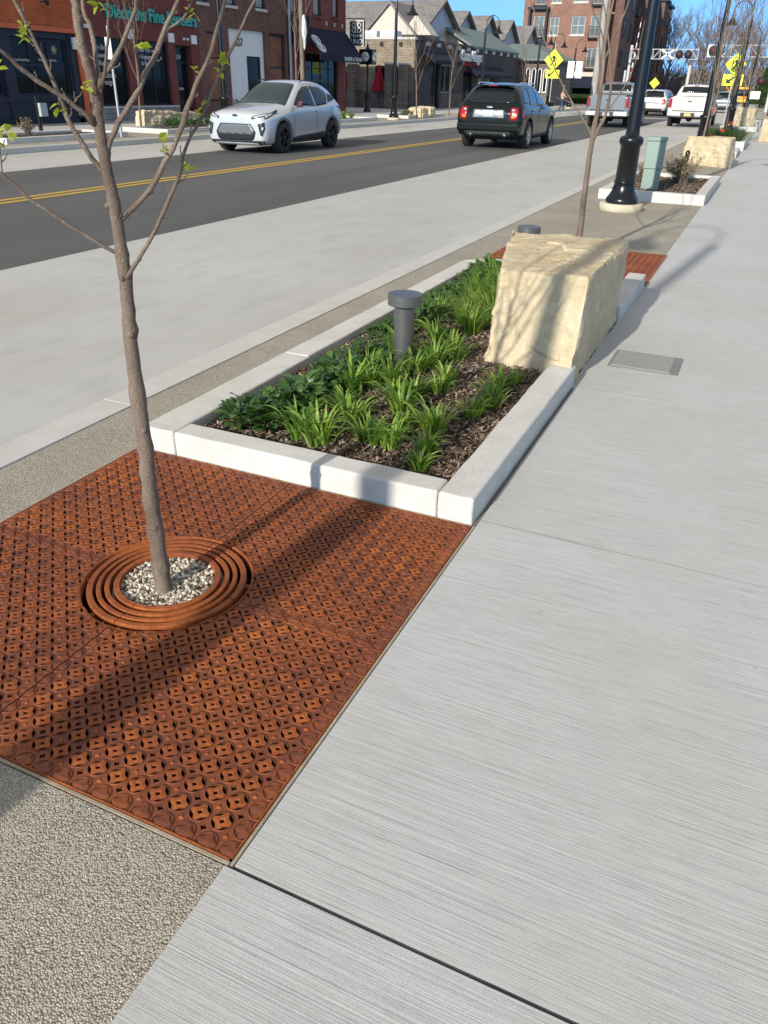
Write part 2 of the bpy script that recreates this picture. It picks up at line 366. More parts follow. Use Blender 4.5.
def copy_tree(o, loc=None, rz=None, label=None, sc=None, parent=None):
    c = o.copy(); COL.objects.link(c)
    if parent: c.parent = parent
    if loc is not None: c.location = loc
    if rz is not None: c.rotation_euler = (0, 0, rz)
    if sc is not None: c.scale = (sc, sc, sc)
    if label: c['label'] = label
    for ch in list(o.children): copy_tree(ch, parent=c)
    return c
def bevel(o, w, seg=2):
    b = o.modifiers.new('bevel', 'BEVEL'); b.width = w; b.segments = seg; b.limit_method = 'ANGLE'; b.angle_limit = R(40); return o
def text(name, s, size, m, parent, loc, rot, ext=.01, align='CENTER', sx=1, shear=0, bold=0):
    cu = bpy.data.curves.new(name, 'FONT'); cu.body = s; cu.size = size; cu.extrude = ext; cu.align_x = align; cu.align_y = 'CENTER'
    cu.offset = bold; cu.shear = shear; cu.resolution_u = 3
    t = bpy.data.objects.new('tmp', cu); COL.objects.link(t)
    dg = bpy.context.evaluated_depsgraph_get(); me = bpy.data.meshes.new_from_object(t.evaluated_get(dg))
    bpy.data.objects.remove(t); me.name = name; me.materials.clear(); me.materials.append(m)
    o = bpy.data.objects.new(name, me); COL.objects.link(o); o.parent = parent; o.location = loc; o.rotation_euler = rot; o.scale = (sx, 1, 1)
    return o
RFX = (R(90), 0, R(90))      # text standing up, read from +X
RFY = (R(90), 0, 0)          # text standing up, read from -Y

# ================================================================ SETTING
ground = MB().box(-900, 900, -300, 1500, -.5, -.15).build('ground', M['earth']); tag(ground, kind='structure')
road = MB().box(-12.6, -6.1, -60, 400, -.15, 0).build('road', M['asphalt']); tag(road, kind='structure')
tag(MB().box(-6.09, -3.04, -30, 160, -.149, -.004).build('parking_joint_filler', M['park']), kind='structure')
tag(MB().box(-15.39, -12.61, -30, 160, -.149, -.004).build('far_parking_joint_filler', M['park']), kind='structure')
pk = MB()
y = -30
while y < 160: pk.box(-6.1, -3.03, y, y+4.496, -.15, .002); y += 4.5
tag(pk.build('parking_lane', M['park']), kind='structure')
pk = MB(); y = -30
while y < 160: pk.box(-15.4, -12.6, y, y+4.496, -.15, .002); y += 4.5
tag(pk.build('far_parking_lane', M['park']), kind='structure')
mk = MB()
for x0, x1 in ((-9.76, -9.65), (-9.53, -9.42)): mk.box(x0, x1, -60, 84, -.002, .005)
tag(mk.build('centre_line_marking', M['yellow']), kind='structure')
mk = MB()
for k in range(3): mk.box(-8.6, -6.6, 88+k*1.2, 88.5+k*1.2, -.002, .005)
mk.box(-8.9, -6.4, 58, 58.6, -.002, .005)
tag(mk.build('white_road_marking', M['white_paint']), kind='structure')
st = MB(); y = -30
while y < 120: st.box(-3.03, -2.835, y, y+2.997, -.15, .006); y += 3
tag(bevel(st.build('curb', M['lightc']), .003), kind='structure')
# amenity strip of exposed aggregate: pieces between the grates and the planters
ag = MB()
def agb(x0, x1, y0, y1): ag.box(x0, x1, y0, y1, -.15, 0)
agb(-2.83, -.764, -8, -2.2); agb(-2.83, -.764, -2.19, .888); agb(-2.83, -2.452, .888, 2.595); agb(-2.83, -2.36, 2.60, 7.42)
agb(-2.83, -2.452, 7.42, 9.12); agb(-2.83, -.777, 9.125, 13.72)
y = 13.72
while y < 110: agb(-2.83, -.777, y+.002, y+6); y += 6
tag(ag.build('amenity_strip', M['agg']), kind='structure')
# walkway slabs with open joints
wk = MB()
ys = [-7.97, -6.2, -4.43, -2.66, -.88, .89, 2.66, 4.43, 6.2, 7.97]
while ys[-1] < 130: ys.append(ys[-1]+1.77)
for i, (a, b) in enumerate(zip(ys[:-1], ys[1:])):
    wide0, wide1 = abs(a-.89) < .01, abs(b-.89) < .01
    wk.box(-.7625 if b < 1 else -.744 if b < 4.5 else -.775, 3.0, a+(.006 if wide0 else .0026 if a < 3 else .0008), b-(.005 if wide1 else .0026 if b < 3 else .0008), -.1, .004 if b < 1 else 0)
tag(wk.build('walkway', M['walk']), kind='structure')
tag(MB().box(-.752, 3.05, -8, 130, -.148, -.012).build('joint_filler', M['joint']), kind='structure')
jf = MB()
for y_ in ys[1:-1]:
    if abs(y_-.89) > .01: jf.box(-.74, 2.98, y_-.004, y_+.004, -.01, -.0011)
tag(jf.build('slab_joints', M['joint']), kind='structure')
tag(MB().box(-.7605, -.742, 2.6, 4.52, -.02, -.005).build('edge_mortar', mat('edge_mortar', (.17, .15, .125), .95)), kind='structure')
tag(MB().box(3.0, 4.2, -8, 130, -.15, .003).build('verge', M['earth']), kind='structure')
fc = MB(); y = -20
while y < 112: fc.box(-15.58, -15.402, y, y+2.99, -.15, .13); y += 3
tag(bevel(fc.build('far_curb', M['lightc']), .015), kind='structure')
tag(MB().box(-18.0, -15.585, -20, 112, -.15, .12).build('far_amenity_strip', M['agg']), kind='structure')
fs = MB(); y = -20
while y < 112: fs.box(-22.7, -18.0, y, y+1.99, -.15, .123); y += 2
fs.box(-34, -22.7, 44.4, 54, -.15, .121)
tag(fs.build('far_sidewalk', M['farc']), kind='structure')
# worn meter-box lid set flush in the walkway
lid = thing('utility_cover', 'grey rectangular utility cover set flush in the pale walkway beside the boulder', 'cover', (-.43, 5.14, 0))
bevel(MB().box(-.22, .22, -.2, .2, -.02, .006).build('rim', speckle('lid_rim', (.25, .25, .24), (.2, .2, .19), 8, 90), lid), .02, 3)
bevel(MB().box(-.20, .165, -.175, .175, 0, .010).build('plate', speckle('lid_face', (.29, .29, .28), (.33, .33, .31), 14, 160), lid), .01)

# ================================================================ TREE GRATES
P = .0635; HALF = .84
def grate_quarter(qx, qy, zt=0.0, depth=.03):
    """one quarter of the cast grate, centred on the tree, cells at whole pitches"""
    V = []; F = []; Mi = []
    vmap = {}
    def vid(p):
        k = (round(p[0], 5), round(p[1], 5), round(p[2], 5))
        if k not in vmap: vmap[k] = len(V); V.append(k)
        return vmap[k]
    NA = 32; Rr = .445*P; RA = .412*P
    RIN = .292
    def keep(quad):
        cx = sum(p[0] for p in quad)/len(quad); cy = sum(p[1] for p in quad)/len(quad)
        if cx*qx < 0 or cy*qy < 0: return False
        return True
    def addq(quad, mi):
        q2 = []; ins = 0
        for p in quad:
            x, y_, z = p
            x = min(max(x, -HALF), HALF); y_ = min(max(y_, -HALF), HALF)
            if x*qx < .0022: x = .0022*qx
            if y_*qy < .0022: y_ = .0022*qy
            r = math.hypot(x, y_)
            if r < RIN: ins += 1; x *= RIN/r; y_ *= RIN/r
            q2.append((x, y_, z))
        if ins == len(quad): return
        ids = [vid(p) for p in q2]
        out = []
        for i in ids:
            if not out or out[-1] != i: out.append(i)
        if len(out) > 1 and out[0] == out[-1]: out.pop()
        if len(set(out)) < 3 or len(set(out)) != len(out): return
        F.append(out); Mi.append(mi)
    for i in range(-14, 15):
        for j in range(-14, 15):
            if i*qx < 0 or j*qy < 0: continue
            cx, cy = i*P, j*P
            if math.hypot(abs(cx)+P*.5, abs(cy)+P*.5) < RIN: continue
            solid = (i == 0 or j == 0 or abs(i) >= 13 or abs(j) >= 13)
            dg = .5*P-.115*P*1.0
            def sq(a):   # outer boundary of the cell: square with its corners cut
                c, s_ = abs(math.cos(a)), abs(math.sin(a)); r = .5*P/max(c, s_)
                cut = (P-.13*P)/(c+s_)
                return min(r, cut)
            def pt(r, a, z): return (cx+r*math.cos(a), cy+r*math.sin(a), z)
            wob = [0]*NA
            angs = [2*math.pi*k/NA for k in range(NA)]
            def rb(a):   # concave square inside the circle
                d = a % (math.pi/2)-math.pi/4; h = R(37)
                if abs(d) >= h: return RA
                t = abs(d)/h; return (.262+.150*t**1.9)*P
            def rh(a):
                c, s_ = abs(math.cos(a+math.pi/4)), abs(math.sin(a+math.pi/4)); return .074*P/max(c, s_)
            for k in range(NA):
                a, b = angs[k], angs[(k+1) % NA]
                if b < a: b += 2*math.pi
                # land outside the circle, slightly low
                addq([pt(Rr, a, zt-.003), pt(sq(a), a, zt-.003), pt(sq(b), b, zt-.003), pt(Rr, b, zt-.003)], 1)
                addq([pt(Rr, a, zt-.003), pt(Rr, b, zt-.003), pt(Rr*.975, b, zt-.001), pt(Rr*.975, a, zt-.001)], 1)
                addq([pt(Rr*.975, a, zt-.001), pt(Rr*.975, b, zt-.001), pt(RA, b, zt-.001), pt(RA, a, zt-.001)], 1)
                ra, rb_ = rb(a), rb(b)
                if ra < RA or rb_ < RA:
                    if solid:
                        addq([pt(RA, a, zt), pt(RA, b, zt), pt(RA*.98, b, zt-.0035), pt(RA*.98, a, zt-.0035)], 1)
                        addq([pt(RA*.98, a, zt-.0035), pt(RA*.98, b, zt-.0035), pt(rb_, b, zt-.0035), pt(ra, a, zt-.0035)], 1)
                        addq([pt(ra, a, zt-.0035), pt(rb_, b, zt-.0035), pt(rb_*.97, b, zt-.0006), pt(ra*.97, a, zt-.0006)], 1)
                    else:
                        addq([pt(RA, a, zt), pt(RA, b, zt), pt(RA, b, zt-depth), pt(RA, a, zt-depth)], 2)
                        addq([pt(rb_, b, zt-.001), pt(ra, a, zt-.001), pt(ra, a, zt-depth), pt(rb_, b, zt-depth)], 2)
                mi = 1 if solid else 0
                addq([pt(ra, a, zt-.001), pt(rb_, b, zt-.001), pt(rh(b)*1.5, b, zt+.0005), pt(rh(a)*1.5, a, zt+.0005)], mi)
                if not solid:
                    addq([pt(rh(a)*1.5, a, zt+.0005), pt(rh(b)*1.5, b, zt+.0005), pt(rh(b), b, zt-.002), pt(rh(a), a, zt-.002)], 0)
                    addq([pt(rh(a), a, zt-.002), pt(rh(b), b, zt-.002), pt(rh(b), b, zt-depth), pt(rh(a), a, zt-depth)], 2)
                else:
                    addq([pt(rh(a)*1.5, a, zt+.0005), pt(rh(b)*1.5, b, zt+.0005), pt(0, 0, zt+.002)], 1)
            # corner studs: every corner owned by the cell to its lower left
        for j in range(-14, 15):
            kx, ky = (i+.5)*P, (j+.5)*P
            if kx*qx < 0 or ky*qy < 0: continue
            h = .135*P
            ring = [(kx+h, ky), (kx, ky+h), (kx-h, ky), (kx, ky-h)]
            if abs(kx) > HALF-.01 or abs(ky) > HALF-.01 or math.hypot(kx, ky) < RIN+.01: hole = False
            else: hole = (i+j) % 2 == 0
            for q in range(4):
                p0, p1 = ring[q], ring[(q+1) % 4]
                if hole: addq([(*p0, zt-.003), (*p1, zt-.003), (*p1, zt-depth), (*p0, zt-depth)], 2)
                else:
                    addq([(*p0, zt-.003), (*p1, zt-.003), (kx, ky, zt+.0012)], 0)
    # outer skirt
    me = bpy.data.meshes.new('grate_panel'); me.from_pydata(V, [], F); me.materials.append(M['rust']); me.materials.append(M['rust2']); me.materials.append(M['rust3'])
    me.polygons.foreach_set('material_index', Mi); me.update()
    return me
QM = {(a, b): grate_quarter(a, b) for a in (-1, 1) for b in (-1, 1)}
def make_grate(loc, label):
    t = thing('tree_grate', label, 'tree grate', loc, 0, 'rusted tree grates')
    for (a, b), me in QM.items():
        o = bpy.data.objects.new('grate_panel', me); COL.objects.link(o); o.parent = t; o.location = (0, 0, .004)
    # rings round the trunk opening, each ring a casting of four arcs
    for k, (r0, r1) in enumerate(((.163, .184), (.197, .214), (.226, .242), (.253, .274))):
        mb = MB()
        for q in range(4):
            n = 22; a0 = q*math.pi/2+.006; a1 = (q+1)*math.pi/2-.006; vs = []; fs = []
            for i in range(n+1):
                a = a0+(a1-a0)*i/n; c, s_ = math.cos(a), math.sin(a)
                zt = .010-.001*k
                for r, z in ((r0, -.028), (r0, zt-.002), (r0+.002, zt), (r1-.002, zt), (r1, zt-.002), (r1, -.028)): vs.append((r*c, r*s_, z))
            for i in range(n):
                for j in range(5): fs.append((i*6+j, i*6+j+1, (i+1)*6+j+1, (i+1)*6+j))
            fs.append(tuple(range(6))); fs.append(tuple(range(n*6, n*6+6)))
            mb.add(vs, fs, 0, False)
        mb.build('ring', M['rust'], t)
    mb = MB()
    for q in range(8):
        a = q*math.pi/4+math.pi/8; c, s_ = math.cos(a), math.sin(a); w = .008
        vs = [(r*c-s_*w*e, r*s_+c*w*e, z) for z in (-.03, -.008) for r, e in ((.163, 1), (.163, -1), (.292, -1), (.292, 1))]
        mb.add(vs, [(0, 1, 2, 3), (4, 5, 6, 7), (0, 1, 5, 4), (1, 2, 6, 5), (2, 3, 7, 6), (3, 0, 4, 7)])
    # collar that closes the panels round the opening
    mb.lathe([(.292, -.028), (.292, .0015), (.296, .0045), (.3, .0045)], n=96)
    mb.build('support_ribs', M['rust'], t)
    fr = MB(); A = .842; B = .853
    for (x0, x1, y0, y1) in ((-B, -A-.003, -B, B), (A+.003, B, -B, B), (-A, A, -B, -A-.003), (-A, A, A+.003, B)): fr.box(x0, x1, y0, y1, -.06, .002)
    fr.build('edge_frame', M['frame_metal'], t)
    fr = MB()
    for (x0, x1, y0, y1) in ((-A, -A+.004, -A, A), (A-.004, A, -A, A), (-A, A, -A, -A+.004), (-A, A, A-.004, A)): fr.box(x0, x1, y0, y1, -.05, .004)
    fr.build('rim_flange', M['rust'], t)
    return t
G1 = (-1.60, 1.745, 0)
make_grate(G1, 'large square rusty openwork tree grate in the foreground around the nearest young tree')
make_grate((-1.60, 8.27, 0), 'reddish rusty tree grate half hidden behind the big pale boulder')
def pit(cx, cy):
    return MB().box(cx-.86, cx+.86, cy-.86, cy+.86, -.149, -.125).build('soil', M['soil'])
for o in (pit(-1.6, 1.745), pit(-1.6, 8.27)): tag(o, kind='structure')
def pebbles(cx, cy, r, n, z, seed):
    rnd = random.Random(seed); mb = MB()
    base = bmesh.new(); bmesh.ops.create_icosphere(base, subdivisions=1, radius=1)
    bv = [v.co.copy() for v in base.verts]; bf = [[v.index for v in f.verts] for f in base.faces]; base.free()
    for i in range(n):
        rr = r*math.sqrt(rnd.random()); a = rnd.random()*6.283; s = rnd.uniform(.004, .0095)
        rot = Matrix.Rotation(rnd.random()*6.28, 3, Vector((rnd.uniform(-1, 1), rnd.uniform(-1, 1), rnd.uniform(-1, 1))).normalized())
        sc = Vector((s*rnd.uniform(.9, 1.5), s, s*rnd.uniform(.5, .8)))
        c = Vector((cx+rr*math.cos(a), cy+rr*math.sin(a), z+rnd.uniform(0, .012)))
        mb.add([rot @ Vector((v.x*sc.x, v.y*sc.y, v.z*sc.z))+c for v in bv], bf, 0, True)
    mb.lathe([(0, z-.004), (r+.03, z-.004), (r+.03, -.13)], (cx, cy, 0), 40)
    return mb.build('gravel', M['pebble'], fix=False)
tag(pebbles(G1[0], G1[1], .163, 1500, -.016, 3), 'small mixed pale and dark pebbles filling the round trunk opening of the rusty grate', 'gravel', kind='stuff')
tag(pebbles(-1.6, 8.27, .163, 300, -.016, 5), 'pebbles around the trunk behind the boulder', 'gravel', kind='stuff')

# ================================================================ PLANTERS
def curb_stone(mb, x0, x1, y0, y1, h, seed, n=.004):
    """slightly uneven stone block as a fine grid box"""
    lx, ly = x1-x0, y1-y0
    nx = max(2, int(lx/.06)); ny = max(2, int(ly/.06)); nz = 4
    bm = bmesh.new()
    bmesh.ops.create_cube(bm, size=1)
    bm.free()
    vs = {}; V = []; Fc = []
    def g(i, j, k):
        key = (i, j, k)
        if key not in vs:
            x = x0+lx*i/nx; y_ = y0+ly*j/ny; z = -.02+(h+.02)*k/nz
            d = Vector((noise.noise(Vector((x*9+seed, y_*9, z*9))), noise.noise(Vector((x*9, y_*9+seed+7, z*9))), noise.noise(Vector((x*7, y_*7, z*7+seed+3)))))*n
            vs[key] = len(V); V.append((x+d.x, y_+d.y, z+d.z*.6))
        return vs[key]
    for i in range(nx):
        for j in range(ny):
            Fc.append([g(i, j, nz), g(i+1, j, nz), g(i+1, j+1, nz), g(i, j+1, nz)])
    for k in range(nz):
        for i in range(nx):
            Fc.append([g(i, 0, k), g(i+1, 0, k), g(i+1, 0, k+1), g(i, 0, k+1)]); Fc.append([g(i, ny, k), g(i, ny, k+1), g(i+1, ny, k+1), g(i+1, ny, k)])
        for j in range(ny):
            Fc.append([g(0, j, k), g(0, j, k+1), g(0, j+1, k+1), g(0, j+1, k)]); Fc.append([g(nx, j, k), g(nx, j+1, k), g(nx, j+1, k+1), g(nx, j, k+1)])
    mb.add(V, Fc, 0, False)
def mulch(x0, x1, y0, y1, z, nchips, seed, parent=None, mound=.02):
    rnd = random.Random(seed); mb = MB()
    nx = max(4, int((x1-x0)/.08)); ny = max(4, int((y1-y0)/.08)); vs = []
    def hz(x, y_): return z+mound*(noise.noise(Vector((x*3, y_*3, seed)))+.5*noise.noise(Vector((x*14, y_*14, seed))))
    for j in range(ny+1):
        for i in range(nx+1):
            x = x0+(x1-x0)*i/nx; y_ = y0+(y1-y0)*j/ny; vs.append((x, y_, hz(x, y_)))
    mb.add(vs, [(j*(nx+1)+i, j*(nx+1)+i+1, (j+1)*(nx+1)+i+1, (j+1)*(nx+1)+i) for j in range(ny) for i in range(nx)], 0)
    for k in range(nchips):
        x = rnd.uniform(x0, x1); y_ = rnd.uniform(y0, y1); L = rnd.uniform(.006, .024)*(1.8 if rnd.random() < .05 else 1); w = rnd.uniform(.002, .006); t = rnd.uniform(.001, .003)
        rot = Matrix.Rotation(rnd.random()*6.28, 3, 'Z') @ Matrix.Rotation(rnd.gauss(0, .35), 3, 'Y') @ Matrix.Rotation(rnd.gauss(0, .5), 3, 'X')
        c = Vector((x, y_, hz(x, y_)+rnd.uniform(.001, .012)))
        b = rnd.uniform(-.3, .3)*L
        pv = [(-L, -w*.5, 0), (-L*.2, -w+b*.2, b*.3), (L, -w*.3, 0), (L*.8, w*.6, 0), (0, w, b*.3), (-L*.9, w*.5, 0)]
        q = [rot @ Vector(p)+c for p in pv]; q += [p+rot @ Vector((0, 0, t)) for p in q]
        mb.add(q, [(5, 4, 3, 2, 1, 0), (6, 7, 8, 9, 10, 11)]+[(i, (i+1) % 6, 6+(i+1) % 6, 6+i) for i in range(6)], 1)
    o = mb.build('mulch', [M['soil'], M['chip']], parent, fix=False)
    if not parent: tag(o, 'brown shredded bark mulch covering the planting bed', 'mulch', kind='stuff')
    return o
pl = thing('planter_curb', 'long low white stone curb framing the nearest planting bed beside the rusty grate', 'planter curb', (-1.55, 2.6, 0))
def stone(x0, x1, y0, y1, h, seed, parent, ox=-1.55, oy=2.6, bev=.012):
    mb = MB(); curb_stone(mb, x0-ox, x1-ox, y0-oy, y1-oy, h, seed)
    o = mb.build('curb_stone', M['curbstone'], parent); w = o.modifiers.new('weld', 'WELD'); w.merge_threshold = .0005; bevel(o, bev, 3); return o
stone(-.915, -.763, 2.602, 4.50, .117, 1, pl)
stone(-2.235, -.918, 2.604, 2.738, .115, 2, pl)
stone(-2.42, -2.238, 2.602, 3.9, .115, 3, pl)
stone(-2.418, -2.25, 3.903, 5.45, .115, 4, pl)
stone(-2.416, -2.25, 5.453, 7.15, .115, 5, pl)
stone(-2.25, -1.0, 7.25, 7.39, .115, 6, pl)
stone(-.915, -.76, 6.08, 7.40, .117, 7, pl)
mb = MB(); mb.prism([(-.866, 4.553), (-.70, 4.553), (-.60, 4.66), (-.66, 4.79), (-.76, 4.70)], 'z', -.02, .114)
bevel(mb.build('curb_stone', M['curbstone'], pl), .012, 3)
bed = mulch(-2.26, -.90, 2.72, 7.27, .058, 22000, 11)
bed['label'] = 'dark brown shredded bark mulch inside the nearest white stone curb'

# boulder -----------------------------------------------------------
def boulder(name, label, pts, cat='boulder', seed=0, amp=.02, group=None, subs=5, m=None):
    """8 corner points (bottom 4, top 4), world coordinates -> hewn block with uneven faces"""
    c = Vector((sum(p[0] for p in pts)/8, sum(p[1] for p in pts)/8, 0))
    b = [Vector(p)-c for p in pts]
    N = 2**subs
    faces = [(0, 1, 5, 4), (1, 2, 6, 5), (2, 3, 7, 6), (3, 0, 4, 7), (4, 5, 6, 7), (3, 2, 1, 0)]
    bm = bmesh.new()
    for fi, f in enumerate(faces):
        q = [b[i] for i in f]; grid = []
        nrm = (q[1]-q[0]).cross(q[3]-q[0]).normalized()
        for j in range(N+1):
            row = []
            for i in range(N+1):
                u, v = i/N, j/N
                row.append(bm.verts.new(q[0]*(1-u)*(1-v)+q[1]*u*(1-v)+q[2]*u*v+q[3]*(1-u)*v))
            grid.append(row)
        for j in range(N):
            for i in range(N): bm.faces.new((grid[j][i], grid[j][i+1], grid[j+1][i+1], grid[j+1][i]))
    bmesh.ops.remove_doubles(bm, verts=bm.verts, dist=.0008)
    bm.normal_update()
    ctr = Vector((0, 0, sum(p.z for p in b)/8))
    size = max((b[i]-b[j]).length for i in range(8) for j in range(8))
    newco = {}
    for v in bm.verts:
        p = v.co; n = v.normal
        s = Vector((seed*3.1, seed*1.7, 0))
        big = noise.noise(p*2.2/size*1.4+s); med = noise.noise(p*7/size*1.4+s*2)
        cell = noise.cell(p*9/size*1.2+s+Vector((big, big, big))*1.5)
        rid = abs(noise.noise(p*16/size*1.4+s*3))
        strat = noise.noise(Vector((p.x*.6, p.y*.6, p.z*16))+s)*.25
        edge = 1-max(abs(n.x), abs(n.y), abs(n.z)); chip = max(0, noise.noise(p*22/size*1.4+s*5))*edge*4
        d = amp*(1.1*big+.75*med+.32*cell+.4*rid+strat-chip)
        newco[v] = p+n*d
    for v, p in newco.items(): v.co = p
    for i in range(1): bmesh.ops.smooth_vert(bm, verts=[v for v in bm.verts if max(abs((v.normal).x), abs(v.normal.y), abs(v.normal.z)) < .93], factor=.35, use_axis_x=True, use_axis_y=True, use_axis_z=True)
    bmesh.ops.recalc_face_normals(bm, faces=bm.faces)
    me = bpy.data.meshes.new(name); bm.to_mesh(me); bm.free()
    me.materials.append(m or M['lime'])
    o = bpy.data.objects.new(name, me); COL.objects.link(o); o.location = c
    return tag(o, label, cat, group)
boulder('boulder', 'big pale limestone block at the right end of the nearest planting bed', [
    (-1.33, 4.42, .02), (-.78, 4.40, -.01), (-.785, 6.05, -.01), (-1.72, 6.35, .02),
    (-1.40, 4.93, .53), (-.77, 4.52, .62), (-.79, 5.95, .60), (-1.68, 6.10, .60)], seed=2, amp=.024, subs=6, group='hewn limestone boulders')
boulder('boulder', 'long tan limestone block behind the small planter with the green pedestal', [
    (-1.95, 22.1, 0), (-.76, 21.2, 0), (-.78, 22.8, 0), (-2.0, 23.2, 0),
    (-1.90, 22.2, .58), (-.80, 21.35, .60), (-.82, 22.7, .60), (-1.95, 23.1, .58)], seed=5, amp=.045, group='hewn limestone boulders')
boulder('boulder', 'distant small tan boulder beyond the grassy planter on the right', [
    (-1.95, 44.6, 0), (-.95, 45.2, 0), (-.95, 46.3, 0), (-1.95, 46.0, 0),
    (-1.85, 44.7, .95), (-1.0, 45.3, .95), (-1.0, 46.2, .95), (-1.85, 46.0, .9)], seed=8, amp=.06, group='hewn limestone boulders')
boulder('boulder', 'flat tan and orange boulder in front of the jewellery shop, behind the street sign', [
    (-17.95, 21.35, .12), (-17.6, 23.75, .12), (-18.1, 23.8, .12), (-18.4, 21.4, .12),
    (-17.95, 21.4, .68), (-17.6, 23.7, .58), (-18.1, 23.7, .58), (-18.4, 21.5, .66)], seed=12, amp=.05, group='hewn limestone boulders')
for k, (x, y_, s, lb) in enumerate(((-16.5, 40.3, .42, 'cream boulder beside the thin bare tree in front of the brick restaurant'), (-16.7, 41.9, .4, 'smaller cream boulder right behind the one in front of the brick restaurant'), (-16.3, 62.5, .7, 'cream boulder at the road edge beside the walking person'))):
    boulder('boulder', lb, [(x-s, y_-s, .12), (x+s, y_-s, .12), (x+s, y_+s, .12), (x-s, y_+s, .12), (x-s*.9, y_-s*.9, .58), (x+s*.9, y_-s*.9, .56), (x+s*.9, y_+s*.9, .56), (x-s*.9, y_+s*.9, .58)], seed=20+k, amp=.05, subs=4, group='hewn limestone boulders')

# bollards ----------------------------------------------------------
def bollard(loc, label, h=.49):
    t = thing('bollard_light', label, 'bollard', loc, 0, 'round-capped bollard lights')
    MB().lathe([(.060, 0), (.060, h-.065)], n=40).build('post', M['bollard'], t)
    MB().lathe([(.048, h-.075), (.048, h-.05)], n=32).build('light_slot', M['mblack'], t)
    c = MB().lathe([(0, h-.062), (.098, h-.062), (.101, h-.059), (.101, h-.003), (.098, h), (0, h)], n=64, sharp=True).build('cap', M['bollard'], t)
    return t
bollard((-1.745, 4.17, .0), 'grey mushroom-topped bollard light standing among the plants in front of the boulder')
bollard((-1.77, 7.0, .0), 'grey bollard light mostly hidden behind the left shoulder of the big boulder')

# plants ------------------------------------------------------------
def blade(mb, x, y_, z, az, lean, L, w, rnd, droop=1.0, mi=0, seg=6):
    pts = []; p = Vector((x, y_, z)); el = math.pi/2-lean
    for i in range(seg+1):
        pts.append(p.copy()); st = L/seg
        p = p+Vector((math.cos(az)*math.cos(el), math.sin(az)*math.cos(el), math.sin(el)))*st
        el -= droop*(.12+.13*i)*rnd.uniform(.7, 1.3)/1.2
    side = Vector((-math.sin(az), math.cos(az), 0)); vs = []; tw = rnd.uniform(-.5, .5)
    for i, q in enumerate(pts):
        t = i/seg; ww = w*(.55+.9*t if t < .4 else (.91*(1-((t-.4)/.6)**1.6)))+.0003
        sd = (side+Vector((0, 0, tw*t))).normalized()
        fold = Vector((0, 0, -.35*ww))
        vs += [q-sd*ww, q+fold, q+sd*ww]
    fs = []
    for i in range(seg):
        a = i*3; fs += [(a, a+1, a+4, a+3), (a+1, a+2, a+5, a+4)]
    mb.add(vs, fs, mi, True)
def strappy(seed, n=46, L=.22, rad=.05, w=.0072, droop=1.0):
    rnd = random.Random(seed); mb = MB()
    for k in range(n):
        a = rnd.random()*6.283; r = rad*rnd.random()
        blade(mb, r*math.cos(a), r*math.sin(a), -.005, a+rnd.gauss(0, .5), rnd.uniform(.03, .42), L*rnd.uniform(.5, 1.1), w*rnd.uniform(.7, 1.2), rnd, droop*.8)
    return mb
def broadleaf(seed, n=90, rad=.13, L=.075):
    rnd = random.Random(seed); mb = MB()
    for k in range(n):
        a = rnd.random()*6.283; r = rad*math.sqrt(rnd.random()); h = (.10+.03*rnd.random())*(1-(r/rad)**2*.65)
        x, y_ = r*math.cos(a), r*math.sin(a)
        az = a+rnd.gauss(0, .7); lean = rnd.uniform(.25, 1.15)
        # oval leaf: short, wide
        seg = 6; el = math.pi/2-lean; p = Vector((x, y_, h*rnd.uniform(.25, 1))); LL = L*rnd.uniform(.6, 1.25); vs = []
        side = Vector((-math.sin(az), math.cos(az), rnd.uniform(-.25, .25))).normalized()
        for i in range(seg+1):
            t = i/seg; ww = LL*.24*math.sin(math.pi*min(1, t*.92+.06))**.8+.0004
            vs += [p-side*ww+Vector((0, 0, ww*.3)), p.copy(), p+side*ww+Vector((0, 0, ww*.3))]
            p = p+Vector((math.cos(az)*math.cos(el), math.sin(az)*math.cos(el), math.sin(el)))*LL/seg; el -= .17
        fs = []
        for i in range(seg): q = i*3; fs += [(q, q+1, q+4, q+3), (q+1, q+2, q+5, q+4)]
        mb.add(vs, fs, 0, True)
    return mb
strap_me = [strappy(s, n, L, rad).build('leaves', M['strap']).data for s, n, L, rad in ((1, 50, .18, .045), (2, 62, .20, .06), (3, 40, .15, .035), (4, 56, .22, .055))]
grass_me = [strappy(s, 150, .30, .07, .0028, 1.0).build('leaves', M['strap']).data for s in (11, 12)]
broad_me = [broadleaf(s).build('leaves', M['broad']).data for s in (21, 22, 23)]
for o in list(COL.objects):
    if o.name.startswith('leaves'): bpy.data.objects.remove(o)
rp = random.Random(5)
def plant(me, name, x, y_, z, s, label, cat, group):
    o = bpy.data.objects.new(name, me); COL.objects.link(o); o.location = (x, y_, z); o.rotation_euler = (0, 0, rp.random()*6.28); o.scale = (s, s, s*rp.uniform(.9, 1.1))
    return tag(o, label, cat, group)
GS = 'green strap-leaved perennials in the nearest planting bed'
